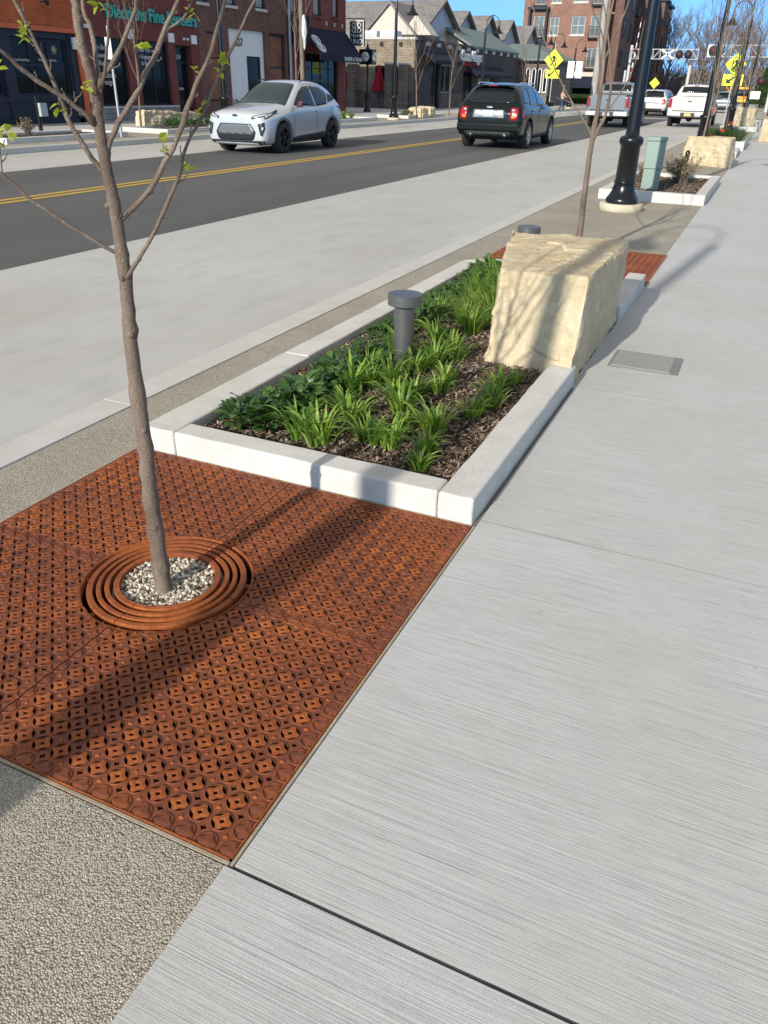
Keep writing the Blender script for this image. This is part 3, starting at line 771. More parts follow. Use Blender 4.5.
for k, (x, y_) in enumerate([(-1.74, 2.93), (-1.62, 2.90), (-1.71, 3.32), (-1.42, 3.02), (-1.33, 3.03), (-1.10, 2.86), (-1.13, 3.02), (-1.35, 3.30), (-1.63, 3.22), (-1.20, 3.28), (-1.52, 3.56), (-1.80, 3.60), (-1.74, 3.72), (-1.37, 3.80), (-1.09, 3.54), (-1.09, 4.02), (-1.03, 4.16), (-1.50, 4.40), (-1.88, 3.95), (-1.93, 4.45), (-1.75, 4.75), (-1.62, 4.05), (-1.48, 3.72), (-1.40, 3.98), (-1.56, 4.22), (-1.66, 3.80), (-1.05, 3.75), (-1.80, 4.25), (-1.60, 4.62), (-1.44, 3.42)]):
    lb = 'bright green strap-leaved clump growing in the mulch of the nearest planting bed'
    plant(random.Random(k).choice(strap_me), 'daylily_clump', x, y_, .056, rp.uniform(.85, 1.15), lb, 'plant', GS)
for k, (x, y_) in enumerate([(-1.60, 5.0), (-1.72, 5.25), (-1.56, 5.35), (-1.80, 5.6), (-1.66, 5.75), (-1.86, 5.95), (-1.95, 5.3), (-1.75, 6.3), (-1.9, 6.5)]):
    plant(grass_me[k % 2], 'ornamental_grass', x, y_, .056, rp.uniform(.85, 1.1), 'fine-bladed green grass tuft growing along the left side of the big boulder', 'plant', 'fine grass tufts left of the boulder')
for k, (x, y_) in enumerate([(-2.04, 2.95), (-1.97, 2.99), (-2.02, 3.10), (-1.94, 3.22), (-1.98, 3.38), (-1.93, 3.55), (-1.96, 3.75), (-1.98, 4.15), (-2.03, 4.6), (-2.02, 4.9), (-1.98, 5.15), (-2.02, 5.6), (-2.03, 5.9), (-1.98, 6.2), (-2.06, 6.5), (-1.95, 6.75), (-2.08, 6.9), (-1.85, 6.95)]):
    plant(broad_me[k % 3], 'broadleaf_perennial', x, y_, .056, rp.uniform(.85, 1.15), 'low dark green broad-leaved clump along the left curb of the nearest planting bed', 'plant', 'dark broad-leaved clumps along the left curb')

# ================================================================ STREET TREES
TB = {
'trunk':([(-1.586,1.701,-.03),(-1.585,1.702,.116),(-1.585,1.702,.385),(-1.581,1.705,.595),(-1.582,1.705,.819),(-1.574,1.712,1.021),(-1.574,1.712,1.186),(-1.578,1.709,1.305),(-1.582,1.704,1.403),(-1.582,1.705,1.482),(-1.585,1.702,1.542),(-1.593,1.694,1.627),(-1.594,1.694,1.711),(-1.597,1.691,1.798),(-1.60,1.70,2.1),(-1.59,1.71,2.5),(-1.60,1.70,2.9)],[.036,.030,.0262,.0249,.0226,.0202,.0182,.0168,.0158,.0152,.0128,.0112,.0106,.0096,.008,.005,.002]),
'B1':([(-1.583,1.704,1.131),(-1.60,1.69,1.138),(-1.665,1.63,1.20),(-1.727,1.572,1.268),(-1.785,1.525,1.345),(-1.825,1.49,1.385),(-1.885,1.44,1.43),(-2.0,1.35,1.52),(-2.08,1.28,1.66)],[.0083,.0072,.0069,.0054,.0046,.0039,.0032,.0026,.0015]),
'B2':([(-1.572,1.714,1.043),(-1.541,1.702,1.082),(-1.479,1.719,1.162),(-1.42,1.733,1.257),(-1.371,1.738,1.332),(-1.334,1.731,1.404),(-1.281,1.739,1.475),(-1.252,1.766,1.548),(-1.217,1.798,1.626),(-1.178,1.835,1.717),(-1.148,1.863,1.796),(-1.08,1.9,2.0),(-1.03,1.93,2.25)],[.0085,.0076,.0068,.0066,.0058,.005,.0049,.0048,.0042,.0035,.003,.0022,.0012]),
'B3':([(-1.574,1.712,1.196),(-1.567,1.719,1.212),(-1.513,1.769,1.274),(-1.468,1.811,1.355),(-1.428,1.849,1.452),(-1.397,1.877,1.538),(-1.362,1.91,1.616),(-1.331,1.938,1.727),(-1.306,1.962,1.822),(-1.26,2.0,2.05),(-1.22,2.03,2.35)],[.0109,.0102,.0095,.0094,.0086,.0078,.0064,.0057,.0049,.0032,.0014]),
'B4':([(-1.573,1.713,1.385),(-1.566,1.719,1.411),(-1.533,1.751,1.473),(-1.487,1.793,1.56),(-1.451,1.827,1.642),(-1.416,1.859,1.722),(-1.385,1.888,1.805),(-1.34,1.93,2.0),(-1.3,1.96,2.3)],[.0105,.0091,.009,.0083,.0075,.0062,.0055,.004,.0015]),
'F4':([(-1.448,1.829,1.651),(-1.437,1.84,1.66),(-1.4,1.874,1.696),(-1.39,1.883,1.732)],[.0044,.0038,.0031,.0018]),
'B5':([(-1.576,1.71,1.504),(-1.547,1.696,1.534),(-1.519,1.682,1.564),(-1.485,1.672,1.64),(-1.458,1.656,1.706),(-1.434,1.638,1.76),(-1.40,1.62,1.95),(-1.38,1.6,2.2)],[.0057,.005,.0049,.0041,.0036,.003,.0022,.0012]),
'B6':([(-1.577,1.709,1.511),(-1.568,1.718,1.544),(-1.538,1.746,1.595),(-1.501,1.781,1.675),(-1.488,1.792,1.717),(-1.464,1.815,1.809),(-1.43,1.84,2.05),(-1.41,1.86,2.4)],[.0076,.0075,.0069,.0062,.0061,.0048,.0035,.0014]),
'B7':([(-1.578,1.709,1.522),(-1.592,1.737,1.56),(-1.614,1.757,1.653),(-1.643,1.771,1.697),(-1.663,1.794,1.782),(-1.70,1.83,2.0),(-1.72,1.85,2.3)],[.0088,.0082,.0075,.0063,.005,.0035,.0013]),
'B8':([(-1.588,1.70,1.332),(-1.594,1.694,1.34),(-1.611,1.678,1.386),(-1.636,1.655,1.457),(-1.650,1.642,1.535),(-1.668,1.625,1.615),(-1.695,1.60,1.712),(-1.715,1.58,1.80),(-1.75,1.55,2.0),(-1.77,1.53,2.3)],[.0092,.0087,.008,.0079,.0066,.0058,.0051,.0044,.003,.0013]),
'B9':([(-1.593,1.694,1.445),(-1.582,1.677,1.455),(-1.609,1.625,1.504),(-1.635,1.574,1.539),(-1.648,1.534,1.573),(-1.656,1.5,1.598),(-1.68,1.45,1.636),(-1.72,1.36,1.75),(-1.74,1.3,1.95)],[.0083,.0076,.0074,.0066,.0059,.0046,.0039,.0028,.0013]),
'T1':([(-1.662,1.630,1.592),(-1.665,1.628,1.60),(-1.672,1.621,1.618),(-1.682,1.612,1.635)],[.0031,.0027,.0024,.0014]),
'T2':([(-1.428,1.849,1.452),(-1.414,1.862,1.461),(-1.399,1.875,1.476)],[.0026,.0022,.0010]),
'T3':([(-1.77,1.537,1.325),(-1.765,1.54,1.37),(-1.762,1.542,1.40)],[.0024,.002,.0010]),
'T4':([(-1.39,1.738,1.31),(-1.375,1.75,1.318),(-1.36,1.762,1.335)],[.0025,.002,.0010]),
'T5':([(-1.60,1.64,1.49),(-1.588,1.65,1.503),(-1.58,1.66,1.52)],[.0023,.0018,.0010]),
'T6':([(-1.468,1.811,1.348),(-1.468,1.811,1.372),(-1.470,1.809,1.392)],[.0024,.0018,.0010]),
}
bx, by = -1.586, 1.701
tr = thing('street_tree', 'nearest young bare tree with opening leaf buds, rising from the rusty grate', 'tree', (bx, by, 0))
def smooth_path(pts, rad, k=3, jit=0, rnd=None):
    P_ = [Vector(p) for p in pts]; out = []; rr = []
    for i in range(len(P_)-1):
        p0 = P_[max(i-1, 0)]; p1 = P_[i]; p2 = P_[i+1]; p3 = P_[min(i+2, len(P_)-1)]
        for j in range(k):
            t = j/k; q = .5*((2*p1)+(-p0+p2)*t+(2*p0-5*p1+4*p2-p3)*t*t+(-p0+3*p1-3*p2+p3)*t**3)
            if jit and rnd and not (i == 0 and j == 0): q = q+Vector((rnd.uniform(-1, 1), rnd.uniform(-1, 1), rnd.uniform(-1, 1)))*jit
            out.append(q); r = rad[i]*(1-t)+rad[i+1]*t
            if rnd and rnd.random() < .16: r *= 1.18
            rr.append(r)
    out.append(P_[-1]); rr.append(rad[-1]); return out, rr
rt = random.Random(9)
pts, rad = TB['trunk']; pts = [(p[0]-bx, p[1]-by, p[2]) for p in pts]
sp, sr = smooth_path(pts, [q*.90 for q in rad], 7, .0016, rt)
tm = MB().tube(sp, sr, 16)
for (a, z, s) in ((-1.0, .255, .010), (-.6, .60, .008), (2.5, .72, .007), (-.9, .90, .008), (-1.4, 1.06, .006), (.4, .45, .008), (-2.2, 1.25, .006)):   # knots where twigs dropped off
    kq = min(range(len(sp)), key=lambda i: abs(sp[i].z-z)); r = sr[kq]*.93; cxk, cyk = sp[kq].x, sp[kq].y; tm.lathe([(0, 0.006), (s*.5, .0075), (s, .003), (s*1.25, -.004)], (0, 0, 0), 10)
    o_ = len(tm.v)-40
    rot = Vector((math.cos(a), math.sin(a), 0)).to_track_quat('Z', 'Y').to_matrix()
    for i in range(o_, len(tm.v)):
        q = rot @ Vector(tm.v[i]); tm.v[i] = (q.x+math.cos(a)*r+cxk, q.y+math.sin(a)*r+cyk, q.z*1.3+z)
tm.build('trunk', M['bark'], tr)
crown = MB(); tips = []
for k, (pts, rad) in TB.items():
    if k == 'trunk': continue
    pts = [(p[0]-bx, p[1]-by, p[2]) for p in pts]
    sp, sr = smooth_path(pts, [q*.78 for q in rad], 3, .0022, rt); crown.tube(sp, sr, 8)
    for i in range(2, len(sp)-1):
        if rt.random() < .42:
            d_ = (sp[i+1]-sp[i]).normalized(); o = d_.cross(Vector((rt.gauss(0, 1), rt.gauss(0, 1), rt.gauss(0, 1)))).normalized()
            q0 = sp[i]+o*sr[i]*.5; L_ = rt.uniform(.006, .022); q1 = q0+(o*.75+d_*.65)*(sr[i]*.5+L_*.6); q2 = q1+(o*.4+d_*.9)*L_*.5
            crown.tube([q0, q1, q2], [.0019, .0016, .0008], 5); crown.lathe([(0, -.0025), (.002, 0), (.0013, .003), (0, .005)], q2, 6)
    tips.append(sp[-1])
crown.build('branches', M['bark'], tr)
lv = MB()
LP = [(-1.73, 1.49, 1.585), (-1.672, 1.49, 1.568), (-1.684, 1.610, 1.648), (-1.688, 1.607, 1.63), (-1.718, 1.535, 1.43), (-1.768, 1.538, 1.412), (-1.76, 1.545, 1.425), (-1.636, 1.655, 1.47), (-1.645, 1.64, 1.485), (-1.557, 1.728, 1.707), (-1.557, 1.728, 1.693), (-1.392, 1.880, 1.70), (-1.39, 1.884, 1.735), (-1.487, 1.793, 1.619), (-1.396, 1.878, 1.572), (-1.29, 1.735, 1.48), (-1.27, 1.745, 1.50), (-1.24, 1.79, 1.6), (-1.236, 1.785, 1.59), (-1.245, 1.775, 1.574), (-1.473, 1.807, 1.409), (-1.467, 1.812, 1.389), (-1.572, 1.66, 1.53), (-1.355, 1.765, 1.345)]
for (x, y_, z) in LP:
    for q in range(rt.randint(3, 6)):
        az = rt.random()*6.28; LL = rt.uniform(.013, .029)
        x_, yy, zz = x-bx+rt.uniform(-.006, .006), y_-by+rt.uniform(-.006, .006), z+rt.uniform(-.008, .006)
        p = Vector((x_, yy, zz)); el = rt.uniform(-.7, 1.3); vs = []; side = Vector((-math.sin(az), math.cos(az), rt.uniform(-.8, .8))).normalized()
        for i in range(5):
            t = i/4; ww = LL*.32*math.sin(math.pi*min(1, t*.9+.08))
            vs += [p-side*ww, p+Vector((0, 0, -ww*.3)), p+side*ww]
            p = p+Vector((math.cos(az)*math.cos(el), math.sin(az)*math.cos(el), math.sin(el)))*LL/4; el -= .25
        fs = []
        for i in range(4): a = i*3; fs += [(a, a+1, a+4, a+3), (a+1, a+2, a+5, a+4)]
        lv.add(vs, fs, 0, True)
lv.build('leaves', M['bud'], tr, fix=False)

def bare_tree(name, label, loc, h, r, seed, fork=.3, spread=.5, n1=7, depth=3, group='bare trees along the street', m=None, sides=5, leaf=None, twigs=5, lean=(0, 0), dens=1.0, minr=.002):
    rnd = random.Random(seed); t = thing(name, label, 'tree', loc, 0, group); m = m or M['bark']
    def path(p, d, L, k, wob, up):
        out = [p.copy()]; q = p.copy(); d = d.normalized()
        for i in range(k):
            d = (d+Vector((rnd.gauss(0, wob), rnd.gauss(0, wob), rnd.gauss(0, wob*.6)+up))).normalized(); q = q+d*L/k; out.append(q.copy())
        return out
    tp = path(Vector((0, 0, 0)), Vector((lean[0], lean[1], 1)), h, 9, .035, .03)
    rad = [r*(1-i/9)**.8+minr for i in range(10)]
    MB().tube(tp, rad, max(sides+2, 6)).build('trunk', m, t)
    cb = MB(); lf = MB()
    def grow(p, d, L, r0, lev):
        k = 5 if lev < 2 else 3
        q = path(p, d, L, k, .11, .10); cb.tube(q, [max(minr*.6, r0*(1-i/k*.75)) for i in range(k+1)], sides if lev < 2 else 3, cap=False)
        if lev >= depth: 
            if leaf:
                for c in q[1:]:
                    for z in range(2):
                        o = c+Vector((rnd.gauss(0, .04), rnd.gauss(0, .04), rnd.gauss(0, .04))); s_ = leaf
                        a = Vector((rnd.gauss(0, 1), rnd.gauss(0, 1), rnd.gauss(0, 1))).normalized()*s_; b = a.orthogonal().normalized()*s_*.6
                        lf.add([o-a, o-b, o+a, o+b], [(0, 1, 2, 3)])
            return
        for i in range(int(twigs*dens)):
            s_ = rnd.uniform(.25, 1.0); a = q[min(k, int(s_*k))]
            dd = (q[-1]-q[0]).normalized(); o = Vector((rnd.gauss(0, 1), rnd.gauss(0, 1), rnd.gauss(0, .5)+.2)).normalized()
            grow(a, (dd*1.0+o*.62), L*rnd.uniform(.4, .62), r0*.5, lev+1)
    for i in range(n1):
        f = fork+(1-fork)*.8*i/n1; idx = f*9; i0 = int(idx); p = tp[i0].lerp(tp[min(9, i0+1)], idx-i0)
        a = i*2.4+rnd.random(); d = Vector((math.cos(a)*spread, math.sin(a)*spread, .9))
        grow(p, d, h*(1-f)*rnd.uniform(.65, .9)+.1*h, rad[i0]*.55, 1)
    cb.build('crown', m, t, fix=False)
    if leaf and lf.v: lf.build('buds', M['bud'], t, fix=False)
    return t
# second street tree behind the boulder, its own limbs
T2 = {
'trunk':[(.01,.002,-.015),(.026,.006,.253),(.018,.002,.678),(.018,.003,.968),(.022,.002,1.186),(.035,.009,1.45),(.030,.006,1.711),(.018,.002,1.902),(.022,.003,2.102),(.036,.008,2.253),(.046,.009,2.545),(.06,.01,3.2)],
'b1':[(.020,.003,1.108),(.069,.013,1.231),(.110,.022,1.343),(.125,.024,1.51),(.12,.023,1.6),(.065,.012,1.871),(.002,0,2.102),(-.051,-.01,2.253),(-.122,-.023,2.546),(-.2,-.03,3.0)],
'b2':[(.018,.001,1.14),(-.031,-.006,1.228),(-.187,-.036,1.419),(-.342,-.066,1.623),(-.481,-.093,1.863),(-.599,-.115,2.098),(-.687,-.132,2.251),(-.82,-.2,2.6)],
'b3':[(.034,.007,1.4),(.009,.06,1.63),(-.044,.10,1.869),(-.075,.12,2.102),(-.077,.14,2.253),(-.105,.15,2.546),(-.12,.17,2.9)],
'b4':[(.026,.004,1.77),(.074,.05,1.949),(.118,.08,2.103),(.161,.1,2.253),(.21,.12,2.6)],
'b5':[(.018,.002,1.902),(-.048,-.04,2.064),(-.14,-.07,2.215),(-.229,-.1,2.474)],
'b6':[(-.187,-.036,1.419),(-.266,-.051,1.459),(-.359,-.069,1.473)],
'b7':[(.117,.024,1.37),(.228,.0,1.537),(.303,.0,1.716),(.328,.0,1.874),(.34,.0,2.1)]}
t2 = thing('street_tree', 'thin bare young tree rising behind the big boulder from its hidden grate', 'tree', (-1.60, 8.30, 0))
R2 = {'trunk': (.036, .004), 'b1': (.020, .003), 'b2': (.010, .003), 'b3': (.013, .003), 'b4': (.010, .003), 'b5': (.009, .003), 'b6': (.005, .002), 'b7': (.008, .0025)}
cb = MB()
for k, pts in T2.items():
    a, b = R2[k]; n_ = len(pts); sp, sr = smooth_path(pts, [a+(b-a)*(i/(n_-1))**.8 for i in range(n_)], 3, .003, rt)
    if k == 'trunk': MB().tube(sp, sr, 10).build('trunk', M['bark'], t2)
    else: cb.tube(sp, sr, 6)
cb.build('branches', M['bark'], t2)
for k, (x, y_, h, s, lb) in enumerate([
    (-1.75, 25.3, 4.2, 41, 'slim bare tree against the second black lamp post on the right'),
    (-1.5, 30.2, 4.6, 42, 'upright bare sapling growing out of the grassy planter with orange blooms'),
    (-2.3, 34.5, 5.0, 43, 'tall bare upright tree beyond the grassy planter'),
    (-1.9, 39.5, 5.2, 44, 'bare upright tree between the second and third lamp posts on the right'),
    (-1.6, 48.5, 5.4, 45, 'bare upright tree just past the distant tan boulder'),
    (-2.0, 53.5, 5.4, 46, 'most distant bare upright tree in the right-hand planting strip')]):
    bare_tree('street_tree', lb, (x, y_, 0), h, .030, s, fork=.25, spread=.2, n1=7, depth=3, twigs=3, minr=.005)
for k, (x, y_, h, s, lb) in enumerate([
    (-18.0, 21.2, 3.6, 51, 'bare sapling in front of the jewellery shop windows'),
    (-16.4, 28.1, 4.6, 52, 'bare upright sapling in front of the navy awning'),
    (-16.2, 39.4, 3.9, 53, 'thin bare sapling in front of the brick restaurant corner'),
    (-16.4, 44.5, 3.9, 54, 'forked bare sapling below the white restaurant sign'),
    (-16.3, 58.0, 4.4, 55, 'bare sapling near the crosswalk sign across the road')]):
    bare_tree('street_tree', lb, (x, y_, .12), h, .032, s, fork=.3, spread=.33, n1=7, depth=3, twigs=3, minr=.005)

# ================================================================ LAMP POSTS
def lamp_post(loc, label, arm=1, h=4.75, detail=True):
    t = thing('street_lamp', label, 'street lamp', loc, 0, 'black gooseneck street lamps')
    MB().lathe([(0, -.02), (.315, -.02), (.315, .085), (.305, .10), (0, .10)], n=40).build('footing', M['cream'], t)
    n = 32 if detail else 14
    MB().lathe([(.23, .10), (.235, .115), (.235, .15), (.225, .17), (.215, .185), (.19, .22), (.165, .27), (.152, .33), (.147, .37), (.155, .375), (.155, .395), (.146, .40)], n=n).build('base_bell', M['black'], t)
    MB().lathe([(.143, .40), (.137, .86), (.15, .87), (.165, .90), (.168, .94), (.155, .975), (.12, .99), (.098, 1.0), (.098, 1.05), (.085, 1.06)], n=n).build('base_column', M['black'], t)
    mb = MB()
    mb.lathe([(.092, 1.05), (.080, 2.0), (.060, h), (.058, h+.01), (.058, h+.04), (0, h+.07)], n=16 if not detail else 24)
    mb.build('pole', M['black'], t)
    a = []; r = .36; z0 = h-.15
    for i in range(15):
        th = math.pi*i/14; a.append((arm*(.05+r-r*math.cos(th)), 0, z0+.45+r*math.sin(th)))
    a = [(arm*.05, 0, z0-.35), (arm*.05, 0, z0)]+a+[(arm*(.05+2*r), 0, z0+.30)]
    MB().tube(a, .022, 8).build('gooseneck_arm', M['black'], t)
    cx = arm*(.05+2*r); zs = z0+.30
    MB().lathe([(.03, zs+.03), (.06, zs), (.065, zs-.10), (.10, zs-.14), (.15, zs-.24), (.27, zs-.33), (.275, zs-.36), (.25, zs-.355), (.14, zs-.26), (0, zs-.16)], (cx, 0, 0), 24).build('lamp_shade', M['black'], t)
    return t
lamp_post((-1.82, 12.5, 0), 'nearest black street lamp with flared base on a round stone footing')
lamp_post((-1.75, -2.2, 0), 'black street lamp behind the camera that casts the broad shadow over the grate', -1, 5.2)
for y_, lb in ((26.7, 'second black street lamp on the right, behind the long tan boulder'), (41.5, 'third black street lamp on the right, beyond the grassy planter'), (57.5, 'farthest black street lamp of the right-hand row')):
    lamp_post((-1.9, y_, 0), lb, 1 if y_ < 30 else -1, 4.3, False)
for y_, lb in ((23.2, 'black lamp post in front of the white shop doorway'), (36.6, 'black lamp post on a white footing in front of the restaurant side wall'), (49.2, 'black gooseneck lamp above the black SUV, before the restaurant front'), (61.5, 'black gooseneck lamp left of the yellow crosswalk sign'), (65.5, 'black gooseneck lamp just behind the yellow crosswalk sign'), (73.0, 'black gooseneck lamp with the white placards in front of the apartment block')):
    lamp_post((-16.2, y_, .12), lb, 1, 4.3, False)

# second small planter with pedestal -----------------------------------
def small_planter(loc, w, l, label, h=.15, seed=0, mul=2500):
    t = thing('planter_curb', label, 'planter curb', loc, 0, 'small white stone planter curbs')
    for i, (x0, x1, y0, y1) in enumerate(((-w/2, w/2, 0, .16), (-w/2, w/2, l-.16, l), (-w/2, -w/2+.16, .163, l-.163), (w/2-.16, w/2, .163, l-.163))):
        mb = MB(); mb.box(x0, x1, y0, y1, -.02, h); bevel(mb.build('curb_stone', M['curbstone'], t), .012, 2)
    mb = mulch(-w/2+.15, w/2-.15, .15, l-.15, h-.06, mul, seed+50, t, .015)
    return t
small_planter((-1.57, 13.72, 0), 1.64, 3.6, 'small square white stone curb around the green utility pedestal', seed=1, mul=5000)
small_planter((-1.55, 28.4, 0), 1.6, 4.2, 'white curb around the grassy planter with orange blooms', .25, 3, 800)
small_planter((-1.5, 25.0, 0), 1.4, 2.2, 'low white curb between the long tan boulder and the grassy planter', .15, 7, 400)
small_planter((-1.55, 43.2, 0), 1.6, 3.4, 'white curb around the distant tan boulder', .2, 4, 300)
small_planter((-1.55, 50.5, 0), 1.6, 4, 'farthest white planter curb on the right', .2, 5, 300)
for k, (y_, l) in enumerate(((14.5, 4.2), (20.4, 4.6), (30.6, 4.6), (38.7, 5.0), (61.0, 5))):
    small_planter((-17.2, y_, .12), 1.7, l, ['white curb of the far-side planter at the left edge of the picture', 'white curb of the far-side planter holding the tan boulder', 'white curb of the far-side planter beside the pale hatchback', 'white curb of the far-side planter before the restaurant', 'white curb of the far-side planter next to the walking person'][k], .13, 10+k, 200)
pd = thing('utility_pedestal', 'pale green leaning-looking utility pedestal inside the small planter', 'utility pedestal', (-1.72, 14.7, .05))
bevel(MB().prism([(-.135, -.10), (.135, -.10), (.135, .06), (.08, .12), (-.08, .12), (-.135, .06)], 'z', 0, .36).build('lower_housing', M['ped'], pd), .012)
bevel(MB().prism([(-.145, -.11), (.145, -.11), (.145, .065), (.085, .13), (-.085, .13), (-.145, .065)], 'z', .364, .78).build('upper_cover', M['ped'], pd), .012)
bevel(MB().prism([(-.16, -.125), (.16, -.125), (.16, .07), (.095, .145), (-.095, .145), (-.16, .07)], 'z', .78, .845).build('lid', M['ped'], pd), .015)
pd = thing('utility_pedestal', 'small distant green pedestal beyond the tan boulder', 'utility pedestal', (-1.35, 49.0, .0))
bevel(MB().box(-.15, .15, -.12, .12, 0, .9).build('housing', M['ped'], pd), .02)
bevel(MB().box(-.17, .17, -.14, .14, .9, .98).build('lid', M['ped'], pd), .02)
# dry shrub and black post in the second planter
def shrub(loc, label, seed, w=.35, h=.5, n=70, m=None, lf=None, name='dry_shrub', leafn=6, ls=.02):
    rnd = random.Random(seed); t = thing(name, label, 'shrub', loc, 0)
    b = MB(); l = MB()
    for i in range(n):
        a = rnd.random()*6.28; o = rnd.random()*w; p0 = Vector((rnd.gauss(0, w*.15), rnd.gauss(0, w*.15), 0)); p2 = Vector((math.cos(a)*o, math.sin(a)*o, h*rnd.uniform(.5, 1)))
        p1 = p0.lerp(p2, .5)+Vector((rnd.gauss(0, .03), rnd.gauss(0, .03), .04)); b.tube([p0, p1, p2], [.005, .003, .0015], 3, cap=False)
        for j in range(leafn):
            q = p1.lerp(p2, rnd.uniform(-.2, 1.05))+Vector((rnd.gauss(0, .015), rnd.gauss(0, .015), rnd.gauss(0, .015))); s_ = ls*rnd.uniform(.6, 1.4)
            u = Vector((rnd.gauss(0, 1), rnd.gauss(0, 1), rnd.gauss(0, 1))).normalized()*s_; v = u.orthogonal().normalized()*s_*.5; l.add([q-u, q-v, q+u, q+v], [(0, 1, 2, 3)])
    b.build('stems', m or M['bark'], t, fix=False); l.build('leaves', lf or M['dry'], t, fix=False); return t
shrub((-1.36, 15.9, .08), 'dry twiggy shrub in the small planter right of the green pedestal', 61, .42, .50, 150)
shrub((-2.0, 15.9, .08), 'dry straw-coloured tuft behind the green pedestal', 62, .18, .36, 50)
pb = thing('path_light', 'short black post light sticking up behind the dry shrub', 'post', (-1.45, 17.6, 0))
MB().lathe([(0, 0), (.032, 0), (.032, .38), (.045, .39), (.045, .52), (.025, .55), (0, .56)], n=16).build('post', M['black'], pb)
# grassy planter
rg = random.Random(77)
gm = MB()
for c in range(150):
    x = rg.uniform(-.64, .64); y_ = rg.uniform(.2, 3.9)
    for k in range(22):
        blade(gm, x, y_, 0, rg.random()*6.28, rg.uniform(.1, .9), rg.uniform(.28, .5), .007, rg, 1, 0, 3)
gp = gm.build('grass', M['hedge'], fix=False); gp.location = (-1.55, 28.4, .15); tag(gp, 'dense dark green tufted grass filling the planter with orange blooms', 'grass', kind='stuff')
for k, (x, y_, z, lb) in enumerate(((-1.72, 28.45, .32, 'lowest orange bloom, at the front curb of the grassy planter'), (-1.46, 28.5, .48, 'middle orange bloom above the grassy planter curb'), (-1.30, 28.9, .68, 'highest orange bloom above the grassy planter'))):
    f = thing('orange_flower', lb, 'flower', (x, y_, 0), 0, 'orange blooms in the grassy planter')
    MB().tube([(0, 0, .1), (.01, 0, z)], .006, 5).build('stem', M['hedge'], f)
    mb = MB()
    for q in range(6):
        a = q*1.047; c, s_ = math.cos(a), math.sin(a); mb.add([(0, 0, z), (c*.06-s_*.03, s_*.06+c*.03, z+.05), (c*.09, s_*.09, z+.10), (c*.06+s_*.03, s_*.06-c*.03, z+.05)], [(0, 1, 2, 3)])
    mb.build('petals', M['orange_flag'], f, fix=False)
# far-side planter greenery
for k, (x, y_) in enumerate([(-17.3, 31.2), (-17.2, 31.9), (-17.4, 32.6), (-17.1, 33.2), (-17.2, 34.2)]):
    plant(strap_me[k % 4], 'grass_clump', x, y_, .22, 1.9, 'yellow-green grass clump in the far planter beside the pale hatchback', 'plant', 'grass clumps in the far planter beside the pale hatchback')
for k, (x, y_, lb) in enumerate([(-17.0, 21.6, 'low leafy clump at the foot of the sapling before the jewellery shop'), (-17.0, 22.6, 'low leafy clump in front of the flat tan boulder, nearer its middle'), (-17.0, 23.6, 'low leafy clump at the right end of the flat tan boulder'), (-16.5, 38.9, 'low green clump at the foot of the cream boulders')]):
    o = plant(broad_me[k % 3], 'low_shrub', x, y_, .22, 2.0, lb, 'plant', 'low clumps in the far planters')
shrub((-17.2, 16.0, .2), 'dry shrub at the far left edge across the road', 66, .3, .45, 60)
ob = thing('outlet_post', 'black post with a grey outlet box before the dark shopfront', 'post', (-18.6, 17.75, .12))
MB().tube([(0, 0, 0), (0, 0, .95)], .055, 10).build('post', M['black'], ob)
MB().box(.04, .14, -.02, .22, .45, .78).build('outlet_box', M['galv'], ob)
# stone block and bin at the far right edge
boulder('stone_block', 'square tan stone block at the right picture edge on the walkway', [
    (-.46, 34.2, 0), (1.4, 34.2, 0), (1.4, 36.4, 0), (-.46, 36.4, 0), (-.44, 34.22, .80), (1.35, 34.25, .80), (1.35, 36.3, .80), (-.44, 36.3, .80)], 'stone block', 31, .02, subs=4)
bn = thing('litter_bin', 'black cylindrical litter bin beyond the tan stone block', 'bin', (-.15, 52.0, 0))
MB().lathe([(0, 0), (.40, 0), (.42, 1.0)], n=24).build('body', M['mblack'], bn)
MB().lathe([(.42, 1.0), (.44, 1.02), (.44, 1.07), (.3, 1.15), (.2, 1.16), (.2, 1.1)], n=24).build('lid', M['black'], bn)

# ================================================================ VEHICLES
def loft(stations, name, m, parent=None, sub=2):
    V = []; F = []; n = None
    for (y_, zb, w, belt, we, zr) in stations:
        h = belt-zb; half = [(w*.55, zb), (w*.90, zb+.01), (w*.975, zb+.09), (w, zb+h*.42), (w*.992, zb+h*.78), (w*.972, belt-.035), (w*.935, belt+.01), (we+.03, max(belt, zr-.09)*.6+.4*(zr-.03)), (we*.82, zr-.003), (we*.4, zr+.018)]
        ring = [(x, y_, z) for x, z in half]+[(0, y_, zr+.022)]+[(-x, y_, z) for x, z in half[::-1]]+[(0, y_, zb)]
        n = len(ring); V += ring
    k = len(stations)
    for i in range(k-1):
        for j in range(n): F.append((i*n+j, i*n+(j+1) % n, (i+1)*n+(j+1) % n, (i+1)*n+j))
    F.append(tuple(range(n))[::-1]); F.append(tuple(range((k-1)*n, k*n)))
    mb = MB(); mb.add(V, F, 0, True); o = mb.build(name, m, parent)
    me = o.data; at = me.attributes.new('crease_edge', 'FLOAT', 'EDGE'); nn = n
    for e in me.edges:
        a, b = e.vertices; ia, ib = a % nn, b % nn
        if ia == ib and ia in (5, 6, nn-2-5, nn-2-6): at.data[e.index].value = .55
        if a//nn == b//nn and a//nn in (0, k-1): at.data[e.index].value = .35
    sm = o.modifiers.new('s', 'SUBSURF'); sm.levels = sub; sm.render_levels = sub
    return o
